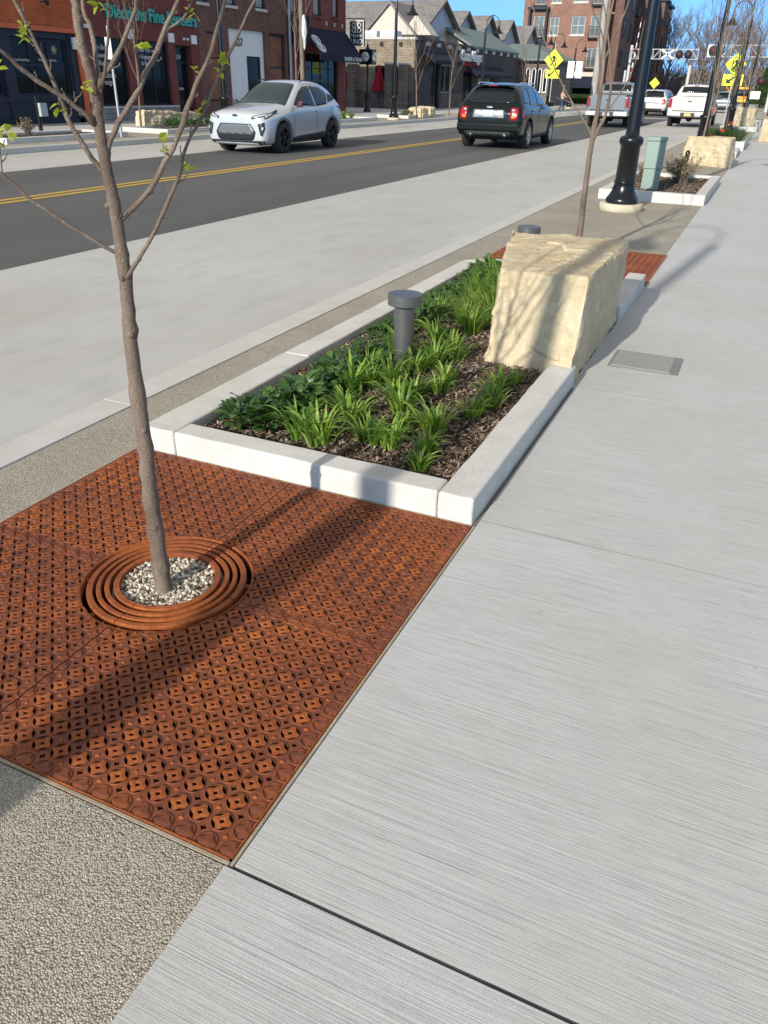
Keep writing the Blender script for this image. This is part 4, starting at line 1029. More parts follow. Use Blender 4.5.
def bake(o, cutters=()):
    for c in cutters:
        b = o.modifiers.new('b', 'BOOLEAN'); b.object = c; b.operation = 'DIFFERENCE'; b.solver = 'EXACT'
    dg = bpy.context.evaluated_depsgraph_get(); dg.update(); me = bpy.data.meshes.new_from_object(o.evaluated_get(dg))
    o.modifiers.clear(); o.data = me
    for c in cutters: bpy.data.objects.remove(c)
    return o
def decal(bvh, poly, ax, name, m, parent, off=.004, th=.008, cell=.09, chaik=0):
    for _ in range(chaik):
        q = []
        for a, b in zip(poly, poly[1:]+poly[:1]): q += [(a[0]*.8+b[0]*.2, a[1]*.8+b[1]*.2), (a[0]*.2+b[0]*.8, a[1]*.2+b[1]*.8)]
        poly = q
    bm = bmesh.new(); f = bm.faces.new([bm.verts.new((p[0], p[1], 0)) for p in poly]); bmesh.ops.triangulate(bm, faces=[f])
    for _ in range(5):
        e = [e for e in bm.edges if e.calc_length() > cell]
        if not e: break
        bmesh.ops.subdivide_edges(bm, edges=e, cuts=1); bmesh.ops.triangulate(bm, faces=[f for f in bm.faces if len(f.verts) > 3])
    dead = []
    for v in bm.verts:
        u, w = v.co.x, v.co.y
        if ax == 'L': o_, d = Vector((-3, u, w)), Vector((1, 0, 0))
        elif ax == 'R': o_, d = Vector((3, u, w)), Vector((-1, 0, 0))
        elif ax == 'F': o_, d = Vector((u, 5, w)), Vector((0, -1, 0))
        elif ax == 'B': o_, d = Vector((u, -5, w)), Vector((0, 1, 0))
        else: o_, d = Vector((u, w, 5)), Vector((0, 0, -1))
        h, nn, _, _ = bvh.ray_cast(o_, d)
        if h is None: dead.append(v); continue
        v.co = h+nn*off
    if dead: bmesh.ops.delete(bm, geom=dead, context='VERTS')
    if not bm.faces: bm.free(); return None
    bm.normal_update(); 
    for f in bm.faces:
        f.smooth = True
    me = bpy.data.meshes.new(name); bm.to_mesh(me); bm.free(); me.materials.append(m)
    o = bpy.data.objects.new(name, me); COL.objects.link(o); o.parent = parent
    s = o.modifiers.new('s', 'SOLIDIFY'); s.thickness = th; s.offset = 0
    return o
def wheel(t, x, y_, r, w, sgn, rimm, spokes=5):
    mb = MB(); mb.lathe([(r*.66, -w/2), (r*.93, -w/2), (r, -w/2+.03), (r, w/2-.03), (r*.93, w/2), (r*.66, w/2), (r*.62, w/2-.04), (r*.62, -w/2+.04), (r*.66, -w/2)], n=32, axis='x')
    o = mb.build('wheel', M['tyre'], t, (x, y_, r))
    rb = MB(); xf = sgn*(w/2-.015)
    rb.lathe([(r*.66, xf+.012*sgn), (r*.62, xf), (r*.60, xf-.03*sgn), (r*.60, -xf)], n=32, axis='x')
    for k in range(spokes):
        a = 2*math.pi*k/spokes
        for da in (-.13, .13):
            c, s_ = math.cos(a+da), math.sin(a+da); ww = .022
            vs = [(xx, rr*c-e*s_*ww, rr*s_+e*c*ww) for xx in (xf, xf-.035*sgn) for rr, e in ((.04, -1), (.04, 1), (r*.63, 1), (r*.63, -1))]
            rb.add(vs, [(0, 1, 2, 3), (4, 5, 6, 7), (0, 1, 5, 4), (1, 2, 6, 5), (2, 3, 7, 6), (3, 0, 4, 7)])
    rb.lathe([(0, xf+.01*sgn), (.055, xf+.008*sgn), (.06, xf-.02*sgn)], n=16, axis='x')
    rb.build('rim', rimm, o)
    db = MB(); db.lathe([(0, xf-.06*sgn), (r*.6, xf-.06*sgn)], n=24, axis='x'); db.build('brake_disc', M['trim'], o)
    return o
def mirror_(t, x, y_, z, pm, sgn, big=1.0):
    mb = MB(); mb.prism([(x, z), (x+sgn*.20*big, z+.02), (x+sgn*.21*big, z+.15*big), (x+sgn*.06, z+.16*big)], 'y', y_, y_+.10); bevel(mb.build('wing_mirror', pm, t), .03, 3)
def car(kind, name, label, cat, loc, rz, pm, rimm=None, group=None):
    t = thing(name, label, cat, loc, rz, group); rimm = rimm or M['rim']
    if kind == 'hatch':
        st = [(2.15, .28, .70, .66, .60, .78), (2.13, .22, .78, .72, .68, .86), (2.0, .19, .855, .78, .74, .92), (1.6, .19, .88, .84, .73, .985), (1.2, .19, .885, .90, .74, 1.04), (.98, .19, .885, .93, .74, 1.07), (.82, .19, .885, .945, .72, 1.13), (.45, .19, .885, .965, .68, 1.36), (.1, .19, .885, .98, .63, 1.535), (-.3, .19, .885, .99, .61, 1.595), (-.9, .19, .885, 1.02, .60, 1.585), (-1.4, .2, .885, 1.07, .58, 1.52), (-1.75, .24, .875, 1.08, .60, 1.38), (-1.97, .28, .84, 1.0, .64, 1.12), (-2.12, .36, .76, .88, .60, .96), (-2.15, .42, .70, .80, .55, .88)]
        ax = (1.33, -1.335); r = .335; W_ = .885
    elif kind == 'suv':
        st = [(2.36, .38, .66, .68, .55, .80), (2.3, .30, .82, .80, .70, .92), (2.1, .24, .93, .90, .8, 1.0), (1.5, .23, .965, .98, .82, 1.09), (1.12, .23, .965, 1.0, .80, 1.13), (.95, .23, .965, 1.02, .78, 1.18), (.5, .23, .965, 1.03, .72, 1.46), (.15, .23, .965, 1.04, .68, 1.61), (-.4, .23, .965, 1.06, .66, 1.66), (-1.2, .24, .965, 1.09, .65, 1.65), (-1.75, .27, .96, 1.12, .65, 1.61), (-1.98, .29, .955, 1.12, .67, 1.54), (-2.14, .31, .95, 1.10, .70, 1.36), (-2.24, .32, .94, 1.06, .78, 1.16), (-2.30, .34, .92, .98, .80, 1.06), (-2.36, .38, .88, .84, .76, .90)]
        ax = (1.44, -1.38); r = .36; W_ = .965
    else:
        zt = 1.34
        st = [(2.95, .50, .80, .85, .70, 1.0), (2.88, .42, .92, .98, .80, 1.12), (2.6, .40, 1.0, 1.06, .86, 1.2), (1.8, .40, 1.0, 1.12, .88, 1.26), (1.5, .40, 1.0, 1.15, .86, 1.32), (1.0, .40, 1.0, 1.20, .78, 1.70), (.6, .40, 1.0, 1.22, .74, 1.86), (0, .40, 1.0, 1.24, .73, 1.90), (-.75, .40, 1.0, 1.26, .73, 1.87), (-.86, .40, 1.0, 1.27, .76, 1.80), (-.97, .40, 1.0, 1.28, .86, 1.36), (-1.05, .40, 1.0, 1.28, .93, zt), (-2.0, .42, 1.0, 1.28, .93, zt), (-2.86, .44, 1.0, 1.28, .93, zt), (-2.92, .46, .99, 1.26, .92, zt-.02), (-2.94, .50, .97, 1.20, .90, zt-.06)]
        ax = (1.95, -1.75); r = .40; W_ = 1.0
    body = loft(st, 'body', pm, t)
    cuts = []
    for a in ax:
        for sg in (-1, 1):
            cb = MB().lathe([(0, 0), (r+.065, 0), (r+.065, .36), (0, .36)], (0, 0, 0), 40, axis='x', sm=False)
            c = cb.build('cut', M['trim'], None); c.location = (sg*W_-.26 if sg > 0 else -W_-.10, a, r+.01)
            c.parent = t; cuts.append(c)
    bpy.context.view_layer.update()
    body = bake(body, cuts); body.data.materials.clear(); body.data.materials.append(pm)
    bvh = BVHTree.FromPolygons([v.co.copy() for v in body.data.vertices], [tuple(p.vertices) for p in body.data.polygons])
    D = lambda poly, ax_, n_, m_, **k: decal(bvh, poly, ax_, n_, m_, t, **k)
    for a in ax:
        for sg in (-1, 1):
            wheel(t, sg*(W_-.12), a, r, .24, sg, rimm)
            mb = MB(); k = 16; pv = []
            for i in range(k+1):
                th = math.pi*i/k-.12*(1-2*i/k); pv.append((a+math.cos(th)*(r+.055), r+.01+math.sin(th)*(r+.055)))
            for i in range(k+1):
                th = math.pi*(k-i)/k-.12*(1-2*(k-i)/k); pv.append((a+math.cos(th)*(r+.105), r+.01+math.sin(th)*(r+.105)))
            if kind != 'pickup': D(pv, 'R' if sg > 0 else 'L', 'wheel_arch_trim', M['trim'], off=.005, th=.012)
    mb = MB(); mb.box(-W_*.8, W_*.8, ax[1]-.4, ax[0]+.4, .22 if kind != 'pickup' else .42, .6); mb.build('underbody', M['mblack'], t)
    for sd in 'LR':
        sg = 1 if sd == 'R' else -1
        if kind == 'hatch':
            D([(.66, 1.05), (.52, 1.16), (.20, 1.36), (-.05, 1.45), (-.38, 1.475), (-.43, 1.02)], sd, 'side_window', M['glass'])
            D([(-.50, 1.02), (-.45, 1.478), (-.95, 1.455), (-1.18, 1.40), (-1.30, 1.30), (-1.08, 1.06)], sd, 'side_window', M['glass'])
            D([(-1.17, 1.10), (-1.36, 1.30), (-1.60, 1.27), (-1.70, 1.17)], sd, 'quarter_window', M['trim'])
            for y0 in (-.44, .80, -1.33): D([(y0, .34), (y0+.012, .34), (y0+.012+(.02 if y0 < 0 else 0), 1.0), (y0+(.02 if y0 < 0 else 0), 1.0)], sd, 'door_seam', M['trim'], off=.001, th=.003)
            D([(.96, .2), (.93, .33), (.55, .37), (-.35, .40), (-.9, .44), (-.96, .2)], sd, 'sill_trim', M['trim'], chaik=1)
            for y0 in (-.26, -1.12): bevel(MB().box(sg*.872-.016, sg*.872+.016, y0-.08, y0+.08, .90, .93).build('door_handle', pm, t), .01)
            mirror_(t, sg*.84, .55, 1.0, M['mirror_red'] if sg < 0 else M['trim'], sg, .9)
            MB().tube([(sg*.60, .0, 1.545), (sg*.60, -.1, 1.60), (sg*.585, -1.3, 1.585), (sg*.58, -1.4, 1.54)], .014, 6).build('roof_rail', M['trim'], t)
        elif kind == 'suv':
            D([(.86, 1.10), (.42, 1.39), (.1, 1.50), (-.32, 1.53), (-.36, 1.09)], sd, 'side_window', M['glass'])
            D([(-.42, 1.09), (-.38, 1.535), (-1.10, 1.54), (-1.22, 1.13)], sd, 'side_window', M['glass'])
            D([(-1.30, 1.14), (-1.19, 1.535), (-1.60, 1.51), (-1.88, 1.22), (-1.86, 1.17)], sd, 'side_window', M['glass'])
            for y0 in (-.38, .86, -1.26): D([(y0, .38), (y0+.012, .38), (y0+.012, 1.07), (y0, 1.07)], sd, 'door_seam', M['mblack'], off=.001, th=.003)
            D([(.98, .24), (.98, .36), (-.90, .36), (-.90, .24)], sd, 'sill_trim', M['trim'])
            for y0 in (-.22, -1.08): bevel(MB().box(sg*.955-.016, sg*.955+.016, y0-.09, y0+.09, .95, .985).build('door_handle', pm, t), .01)
            mirror_(t, sg*.92, .72, 1.06, pm, sg)
            MB().tube([(sg*.64, .1, 1.60), (sg*.63, -.05, 1.665), (sg*.60, -1.5, 1.665), (sg*.60, -1.6, 1.60)], .018, 6).build('roof_rail', M['chrome'], t)
        else:
            D([(1.22, 1.36), (.86, 1.66), (.58, 1.76), (.22, 1.79), (.18, 1.34)], sd, 'side_window', M['glass'])
            D([(.12, 1.34), (.14, 1.79), (-.58, 1.78), (-.66, 1.36)], sd, 'side_window', M['glass'])
            for y0 in (.14, 1.2, -.80, -1.02): D([(y0, .50), (y0+.012, .50), (y0+.012, 1.28), (y0, 1.28)], sd, 'door_seam', M['mblack'], off=.001, th=.003)
            mirror_(t, sg*.96, 1.0, 1.26, M['trim'], sg, 1.15)
            for y0 in (.34, -.56): bevel(MB().box(sg*.992-.016, sg*.992+.016, y0-.09, y0+.09, 1.10, 1.135).build('door_handle', pm, t), .01)
    if kind == 'hatch':
        D([(-.70, .97), (-.63, .60), (-.545, .20), (-.50, .10), (.50, .10), (.545, .20), (.63, .60), (.70, .97), (.4, 1.03), (0, 1.045), (-.4, 1.03)], 'T', 'windscreen', M['glass2'], cell=.12)
        D([(-.50, 1.44), (-.58, 1.16), (.58, 1.16), (.50, 1.44)], 'B', 'rear_window', M['glass'])
        D([(-.42, .66), (.42, .66), (.55, .48), (.50, .34), (.42, .29), (-.42, .29), (-.50, .34), (-.55, .48)], 'F', 'grille', M['rim_dark'], off=.006)
        D([(-.40, .645), (.40, .645), (.525, .485), (.46, .425), (-.46, .425), (-.525, .485)], 'F', 'grille_insert', M['grille_mesh'], off=.014)
        D([(-.58, .255), (.58, .255), (.64, .215), (-.64, .215)], 'F', 'lower_bumper', M['galv'], off=.02)
        D([(-.72, .19), (.72, .19), (.76, .30), (.64, .27), (-.64, .27), (-.76, .30)], 'F', 'chin', M['trim'], off=.008)
        for sg in (-1, 1):
            D([(sg*.46, .755), (sg*.44, .80), (sg*.70, .885), (sg*.80, .89), (sg*.78, .82)], 'F', 'headlight_surround', M['trim'], off=.006)
            D([(sg*.50, .775), (sg*.49, .795), (sg*.70, .868), (sg*.77, .872), (sg*.76, .83)], 'F', 'headlight', M['lamp'], off=.014)
            D([(2.06, .76), (2.05, .83), (1.75, .895), (1.42, .955), (1.46, .925), (1.78, .84)], 'R' if sg > 0 else 'L', 'headlight_surround', M['trim'], off=.006)
            D([(2.03, .785), (2.02, .82), (1.80, .868), (1.66, .895), (1.80, .845)], 'R' if sg > 0 else 'L', 'headlight', M['lamp'], off=.014)
            D([(1.9, .60), (.9, .66), (-.9, .70), (-1.9, .74), (-1.9, .732), (-.9, .69), (.9, .65), (1.9, .59)], 'R' if sg > 0 else 'L', 'side_crease', pm, off=.004, th=.006)
            D([(sg*.62, .66), (sg*.77, .70), (sg*.78, .56), (sg*.73, .40), (sg*.68, .42)], 'F', 'fog_lamp', M['trim'], off=.01)
            D([(sg*.72, .60), (sg*.76, .60), (sg*.75, .53), (sg*.71, .53)], 'F', 'driving_light', M['lamp'], off=.02)
            D([(-1.80, 1.02), (-1.62, 1.0), (-2.05, .90), (-2.08, .96)], 'R' if sg > 0 else 'L', 'tail_light', M['redlamp'], off=.008)
        D([(-.07, .81), (.07, .81), (.07, .835), (.02, .84), (.02, .855), (-.02, .855), (-.02, .79), (.02, .79)][:5]+[(-.07, .835)], 'F', 'badge', M['trim'], off=.014)
    elif kind == 'suv':
        D([(-.70, .99), (-.62, .62), (-.56, .22), (.56, .22), (.62, .62), (.70, .99), (0, 1.06)], 'T', 'windscreen', M['glass2'], cell=.12)
        D([(-.60, 1.50), (-.70, 1.20), (-.5, 1.165), (.5, 1.165), (.70, 1.20), (.60, 1.50), (0, 1.53)], 'B', 'rear_window', M['glass'], cell=.07, off=.012)
        bevel(MB().box(-.60, .60, -2.12, -1.86, 1.575, 1.61).build('spoiler', pm, t), .015)
        MB().box(-.12, .12, -2.128, -2.10, 1.58, 1.605).build('brake_light', M['redlamp'], t)
        D([(-.44, 1.0), (.44, 1.0), (.46, .80), (-.46, .80)], 'B', 'silver_applique', M['applique'], off=.012)
        D([(-.16, .985), (.16, .985), (.16, .82), (-.16, .82)], 'B', 'number_plate', M['plate'], off=.026)
        D([(-.09, 1.09), (.09, 1.09), (.10, 1.065), (.09, 1.04), (-.09, 1.04), (-.10, 1.065)], 'B', 'badge', M['chrome'], off=.012)
        for sg in (-1, 1):
            D([(sg*.62, 1.06), (sg*.80, 1.06), (sg*.86, .96), (sg*.84, .76), (sg*.62, .74)], 'B', 'tail_light', M['redlamp'], off=.012)
            D([(sg*.66, 1.02), (sg*.74, 1.02), (sg*.74, .97), (sg*.66, .97)], 'B', 'reversing_lens', M['lamp'], off=.022)
            D([(sg*.66, .86), (sg*.78, .86), (sg*.76, .79), (sg*.66, .79)], 'B', 'amber_lens', M['amber'], off=.022)
            D([(-2.16, 1.04), (-2.06, 1.04), (-2.08, .80), (-2.22, .80)], 'R' if sg > 0 else 'L', 'tail_light', M['redlamp'], off=.01)
            D([(2.2, .86), (2.0, .95), (1.85, .93), (2.1, .78)], 'R' if sg > 0 else 'L', 'headlight', M['lamp'], off=.01)
            D([(sg*.50, .82), (sg*.82, .86), (sg*.80, .70), (sg*.52, .68)], 'F', 'headlight', M['lamp'], off=.01)
            MB().lathe([(.028, -.05), (.036, -.05), (.036, .1), (.028, .1)], (sg*.50, -2.36, .36), 14, axis='y').build('exhaust_tip', M['chrome'], t)
        D([(-.45, .84), (.45, .84), (.42, .60), (-.42, .60)], 'F', 'grille', M['chrome'], off=.01)
        D([(-.84, .66), (.84, .66), (.80, .64), (-.80, .64)], 'B', 'bumper_highlight', M['chrome'], off=.012)
        D([(-.70, .50), (.70, .50), (.66, .36), (-.66, .36)], 'B', 'lower_bumper', M['trim'], off=.014)
        bevel(MB().box(-.90, .90, -2.43, -2.22, .46, .67).build('bumper', pm, t), .05, 3)
    else:
        D([(-.72, 1.46), (-.66, 1.12), (-.62, .78), (.62, .78), (.66, 1.12), (.72, 1.46), (0, 1.52)], 'T', 'windscreen', M['glass2'], cell=.12)
        D([(-.62, 1.78), (-.66, 1.52), (.66, 1.52), (.62, 1.78), (0, 1.80)], 'B', 'rear_window', M['glass'], cell=.08, off=.01)
        D([(-.10, 1.845), (.10, 1.845), (.10, 1.82), (-.10, 1.82)], 'B', 'brake_light', M['redlamp'], off=.01)
        D([(-.80, -1.12), (-.80, -2.86), (.80, -2.86), (.80, -1.12)], 'T', 'bed', M['mblack'], off=.012)
        bevel(MB().box(-.80, .80, -2.965, -2.90, .74, 1.36).build('tailgate', pm, t), .018)
        MB().box(-.78, .78, -2.968, -2.95, .715, .738).build('tailgate_gap', M['mblack'], t)
        bevel(MB().box(-.10, .10, -2.985, -2.96, 1.12, 1.17).build('badge', M['trim'], t), .012)
        bevel(MB().box(-.13, .13, -2.99, -2.96, 1.20, 1.23).build('tailgate_handle', pm, t), .008)
        for sg in (-1, 1):
            bevel(MB().box(min(sg*.825, sg*.965), max(sg*.825, sg*.965), -2.975, -2.86, .86, 1.26).build('tail_light', M['redlamp'], t), .015)
            bevel(MB().box(min(sg*.32, sg*.96), max(sg*.32, sg*.96), -3.10, -2.90, .50, .68).build('bumper', M['galv'], t), .025)
            MB().box(min(sg*.55, sg*.86), max(sg*.55, sg*.86), -1.45, -1.40, .12, .5).build('mud_flap', M['mblack'], t)
            D([(sg*.55, 1.05), (sg*.88, 1.06), (sg*.88, .80), (sg*.60, .78)], 'F', 'headlight', M['lamp'], off=.01)
        bevel(MB().box(-.32, .32, -3.06, -2.90, .46, .66).build('plate_recess', M['trim'], t), .02)
        bevel(MB().box(-.16, .16, -3.075, -3.05, .50, .64).build('number_plate', M['plate'] if pm != M['p_white'] else M['plate_y'], t), .006)
        D([(-.52, 1.05), (.52, 1.05), (.50, .65), (-.50, .65)], 'F', 'grille', M['chrome'], off=.012)
        mb = MB(); mb.tube([(-.85, -1.75, .40), (.85, -1.75, .40)], .055, 10); mb.lathe([(0, -.12), (.15, -.05), (.15, .05), (0, .12)], (0, -1.75, .38), 14, axis='y'); mb.box(-.5, .5, -2.9, -1, .46, .55); mb.build('rear_axle', M['mblack'], t)
    return t
car('hatch', 'parked_hatchback', 'pale silver hatchback facing us across the road with a dark hexagonal grille', 'car', (-11.86, 19.42, 0), math.pi+.03, M['p_silver'], M['rim_dark'])
car('suv', 'sport_utility_car', 'glossy black sport utility car seen from behind in the near lane', 'car', (-7.42, 25.55, 0), .02, M['p_black'])
car('pickup', 'pickup_truck', 'silver-grey pickup truck seen from behind, partly hidden by the nearest lamp post', 'pickup truck', (-7.3, 43.9, 0), 0.0, M['p_grey'])
car('pickup', 'pickup_truck', 'cream white pickup truck parked at the kerb on the right, seen from behind', 'pickup truck', (-4.08, 48.0, 0), 0.0, M['p_white'])
car('suv', 'distant_car', 'white car just beyond the silver pickup, right of the nearest lamp post', 'car', (-8.3, 66.5, 0), 0, M['p_white'])
car('suv', 'distant_car', 'dark car with a red lower front coming towards us between the two pickups', 'car', (-11.2, 93, 0), math.pi, M['p_red'])
car('suv', 'distant_car', 'silver car half hidden behind the dark oncoming one', 'car', (-13.0, 98, 0), math.pi, M['p_silver'])
car('suv', 'distant_car', 'grey car seen low between the white pickup and the right-hand saplings', 'car', (-4.6, 84, 0), 0, M['p_grey'])

# ================================================================ BUILDINGS
def cells(ops, u0, u1, z0, z1):
    us = sorted({u0, u1, *[o[0] for o in ops], *[o[1] for o in ops]}); zs = sorted({z0, z1, *[o[2] for o in ops], *[o[3] for o in ops]})
    us = [u for u in us if u0 <= u <= u1]; zs = [z for z in zs if z0 <= z <= z1]; out = []
    for a, b in zip(us[:-1], us[1:]):
        run = None
        for c, d in zip(zs[:-1], zs[1:]):
            inside = any(o[0] <= (a+b)/2 <= o[1] and o[2] <= (c+d)/2 <= o[3] for o in ops)
            if not inside: run = (run[0], d) if run else (c, d)
            elif run: out.append((a, b, *run)); run = None
        if run: out.append((a, b, *run))
    return out
def abox(mb, ax, u0, u1, d0, d1, z0, z1, mi=0):
    """box on a facade: u along it, d inward from its face"""
    if ax == 'x': mb.box(-d1, -d0, u0, u1, z0, z1, mi)
    else: mb.box(u0, u1, d0, d1, z0, z1, mi)
    return mb
def facade(t, ax, u0, u1, z0, z1, ops, m, th=.3, d=0, name='wall'):
    mb = MB()
    for a, b, c, e in cells(ops, u0, u1, z0, z1): abox(mb, ax, a, b, d, d+th, c, e)
    return mb.build(name, m, t)
def window(t, ax, u0, u1, z0, z1, fm, nv=0, nh=0, pane=None, d=.10, fw=.06, sill=None, hs=None, name='window'):
    f = MB()
    abox(f, ax, u0, u0+fw, d, d+.08, z0, z1); abox(f, ax, u1-fw, u1, d, d+.08, z0, z1); abox(f, ax, u0+fw, u1-fw, d, d+.08, z0, z0+fw); abox(f, ax, u0+fw, u1-fw, d, d+.08, z1-fw, z1)
    for i in range(nv):
        u = u0+(u1-u0)*(i+1)/(nv+1); abox(f, ax, u-fw*.35, u+fw*.35, d+.01, d+.07, z0+fw, z1-fw)
    for z in (hs or [z0+(z1-z0)*(i+1)/(nh+1) for i in range(nh)]): abox(f, ax, u0+fw, u1-fw, d+.012, d+.068, z-fw*.35, z+fw*.35)
    o = f.build(name, fm, t)
    p = MB(); abox(p, ax, u0+fw*.5, u1-fw*.5, d+.04, d+.05, z0+fw*.5, z1-fw*.5); p.build('pane', pane or M['shopglass'], o)
    if sill: s = MB(); abox(s, ax, u0-.08, u1+.08, -.06, d, z0-.11, z0-.003); s.build('sill', sill, o)
    return o
def mass(t, ax, u0, u1, d0, d1, z1, m, z0=.12, rm=None, name='side_walls'):
    mb = MB(); abox(mb, ax, u0, u1, d0, d1, z0, z1); mb.build(name, m, t)
    mb = MB(); abox(mb, ax, u0, u1, d0, d1, z1+.002, z1+.12); mb.build('roof', rm or M['mblack'], t)
FX = -22.6
# dark shopfront under orange brick
b = thing('shop_building', 'shop with dark blue-grey timber front under orange painted brick at the left edge', 'building', (FX, 0, 0))
mass(b, 'x', 12, 23.98, .5, 10, 5.9, M['b_orange'])
facade(b, 'x', 12, 24.0, 2.98, 6.0, [], M['b_orange'], .48, name='upper_wall')
MB().box(-.02, .06, 12, 24.02, 2.84, 2.98).build('orange_ledge', M['orange'], b)
facade(b, 'x', 23.78, 24.02, .12, 2.84, [], M['orange'], .45, -.01, name='orange_pilaster')
ops = [(14.5, 20.45, .95, 2.62), (20.95, 23.35, .98, 2.64)]
facade(b, 'x', 12, 23.775, .12, 2.84, ops, M['slate'], .3, .04, 'timber_front')
for (u0, u1) in ((14.5, 20.45), (20.95, 23.35)):
    window(b, 'x', u0, u1, .97 if u0 > 20 else .95, 2.62, M['slate'], 2, 0, None, .12, .07, hs=[1.86])
for u in (20.6, 23.55): MB().box(-.05, .0, u-.10, u+.10, .12, 2.8).build('timber_post', M['slate'], b)
MB().box(-.05, .01, 12, 23.7, .80, .88).build('timber_rail', M['slate'], b)
MB().box(-.05, .0, 12, 23.7, .12, .26).build('plinth', M['slate'], b)
cwh = mat('window_lettering', (.6, .6, .56), .6)
text('window_lettering', 'Wood Fired Pizza', .10, cwh, b, (-.145, 21.38, 1.99), RFX, .004)
text('window_lettering', 'Salads Subs & Catering', .085, cwh, b, (-.145, 22.5, 2.02), RFX, .004)
mb = MB()
for k in range(6):
    a = k*1.047; mb.tube([(-.142, 22.85, 2.33), (-.142, 22.85+.15*math.cos(a), 2.33+.15*math.sin(a)), (-.142, 22.85+.10*math.cos(a+.5), 2.33+.10*math.sin(a+.5)), (-.142, 22.85, 2.33)], .012, 5)
mb.build('window_emblem', mat('tan_emblem', (.45, .36, .22), .7), b)
MB().cbox((.0, 22.15, .62), (.34, .8, .22)).build('window_box', M['mblack'], b)
for (y_, z) in ((20.9+1.6, 3.65), (23.4, 3.9)):
    f = MB(); f.tube([(0, y_, z), (.25, y_, z)], .02, 6); f.lathe([(0, .0), (.05, .02), (.09, .14), (0, .15)], (.25, y_, z-.1), 12); f.build('wall_light', M['mblack'], b)
MB().cbox((.04, 23.72, 2.55), (.1, .28, .35)).build('utility_box', M['white'], b)
MB().cbox((.08, 24.3, 3.1), (.12, .14, .12)).build('camera', M['white'], b)
# jewellery shop
b = thing('shop_building', 'maroon fronted jewellery shop with teal raised letters over black display windows', 'building', (FX, 0, 0))
mass(b, 'x', 24.05, 30.78, .5, 10, 5.6, M['maroon'])
ops = [(24.75, 26.3, .62, 2.82), (26.95, 28.75, .62, 2.82), (29.2, 30.25, .14, 2.76)]
facade(b, 'x', 24.05, 30.78, .12, 5.7, ops, M['maroon'], .45, 0)
window(b, 'x', 24.75, 26.3, .62, 2.82, M['mblack'], 0, 0)
window(b, 'x', 26.95, 28.75, .62, 2.82, M['mblack'], 1, 0)
d_ = window(b, 'x', 29.2, 30.25, .14, 2.76, M['mblack'], 0, 0, None, .25, .09, hs=[2.15], name='door')
MB().box(.0, .035, 24.05, 29.1, .12, .56).build('block_plinth', M['grey_block'], b)
MB().box(.0, .06, 24.05, 29.1, .563, .62).build('plinth_cap', M['lightc'], b)
for u in (23.95, 26.62, 28.98, 30.45): MB().box(.0, .05, u-.17, u+.17, 2.83, 3.14).build('stone_block', M['white'], b)
text('sign_lettering', "Diedrichs Fine Jewelers", .60, M['teal'], b, (.06, 28.02, 3.62), RFX, .03, sx=.93, bold=.012)
for s_, z in (('In-Store', 2.5), ('Jewelry', 2.25), ('Repair', 2.0), ('& Custom', 1.62), ('Design', 1.4)): text('window_lettering', s_, .24, cwh, b, (-.13, 25.22, z), RFX, .004)
for s_, z in (('Your Home', 2.5), ('For Engagement', 2.28), ('& Bridal', 2.06)): text('window_lettering', s_, .2, cwh, b, (-.13, 27.55, z), RFX, .004)
text('window_lettering', '230', .2, cwh, b, (-.27, 29.7, 2.35), RFX, .004)
text('window_lettering', 'OPEN', .14, cwh, b, (-.27, 29.7, 1.2), RFX, .004)
for q in (-.12, .12): MB().lathe([(0, 0), (.05, .02), (.06, .1), (0, .11)], (.07, 29.85+q, 2.92), 10).build('emergency_light', M['white'], b)
# brown brick building with the white doorway
b = thing('shop_building', 'two-storey brown brick building with white recessed doorway and orange papered windows', 'building', (FX, 0, 0))
mass(b, 'x', 30.8, 38.0, .5, 10, 6.9, M['b_brown'])
ops = [(31.35, 32.55, .75, 3.35), (33.0, 35.95, .12, 3.55), (36.35, 37.75, .2, 3.55), (30.9, 31.6, 4.35, 6.0), (32.9, 33.7, 4.4, 6.1), (35.3, 36.1, 4.45, 6.2)]
facade(b, 'x', 30.8, 38.0, .12, 7.0, ops, M['b_brown'], .45)
window(b, 'x', 31.35, 32.55, .75, 3.35, M['mblack'], 0, 0, M['poster'], hs=[2.4])
window(b, 'x', 36.35, 37.75, .2, 3.55, M['mblack'], 0, 0, M['poster'], hs=[2.15], fw=.12)
for u0, u1, z0 in ((30.9, 31.6, 4.35), (32.9, 33.7, 4.4), (35.3, 36.1, 4.45)): window(b, 'x', u0, u1, z0, z0+1.65, M['mblack'], 0, 1, M['curtain'], sill=M['lightc'])
w_ = MB()
for q in ((33.0, 33.35, .12, 3.55), (35.65, 35.95, .12, 3.55), (33.35, 35.65, 2.55, 3.55), (33.35, 34.5, .12, 2.55)): abox(w_, 'x', q[0], q[1], .12, .2, q[2], q[3])
w_.build('white_surround', M['white'], b)
window(b, 'x', 34.5, 35.65, .12, 2.55, M['mblack'], 0, 0, None, .14, .10, name='door')
text('door_number', '427', .45, M['mblack'], b, (-.10, 33.9, 3.05), RFX, .01)
MB().tube([(.1, 38.05, .12), (.1, 38.05, 6.8)], .07, 10).build('downpipe', M['galv'], b)
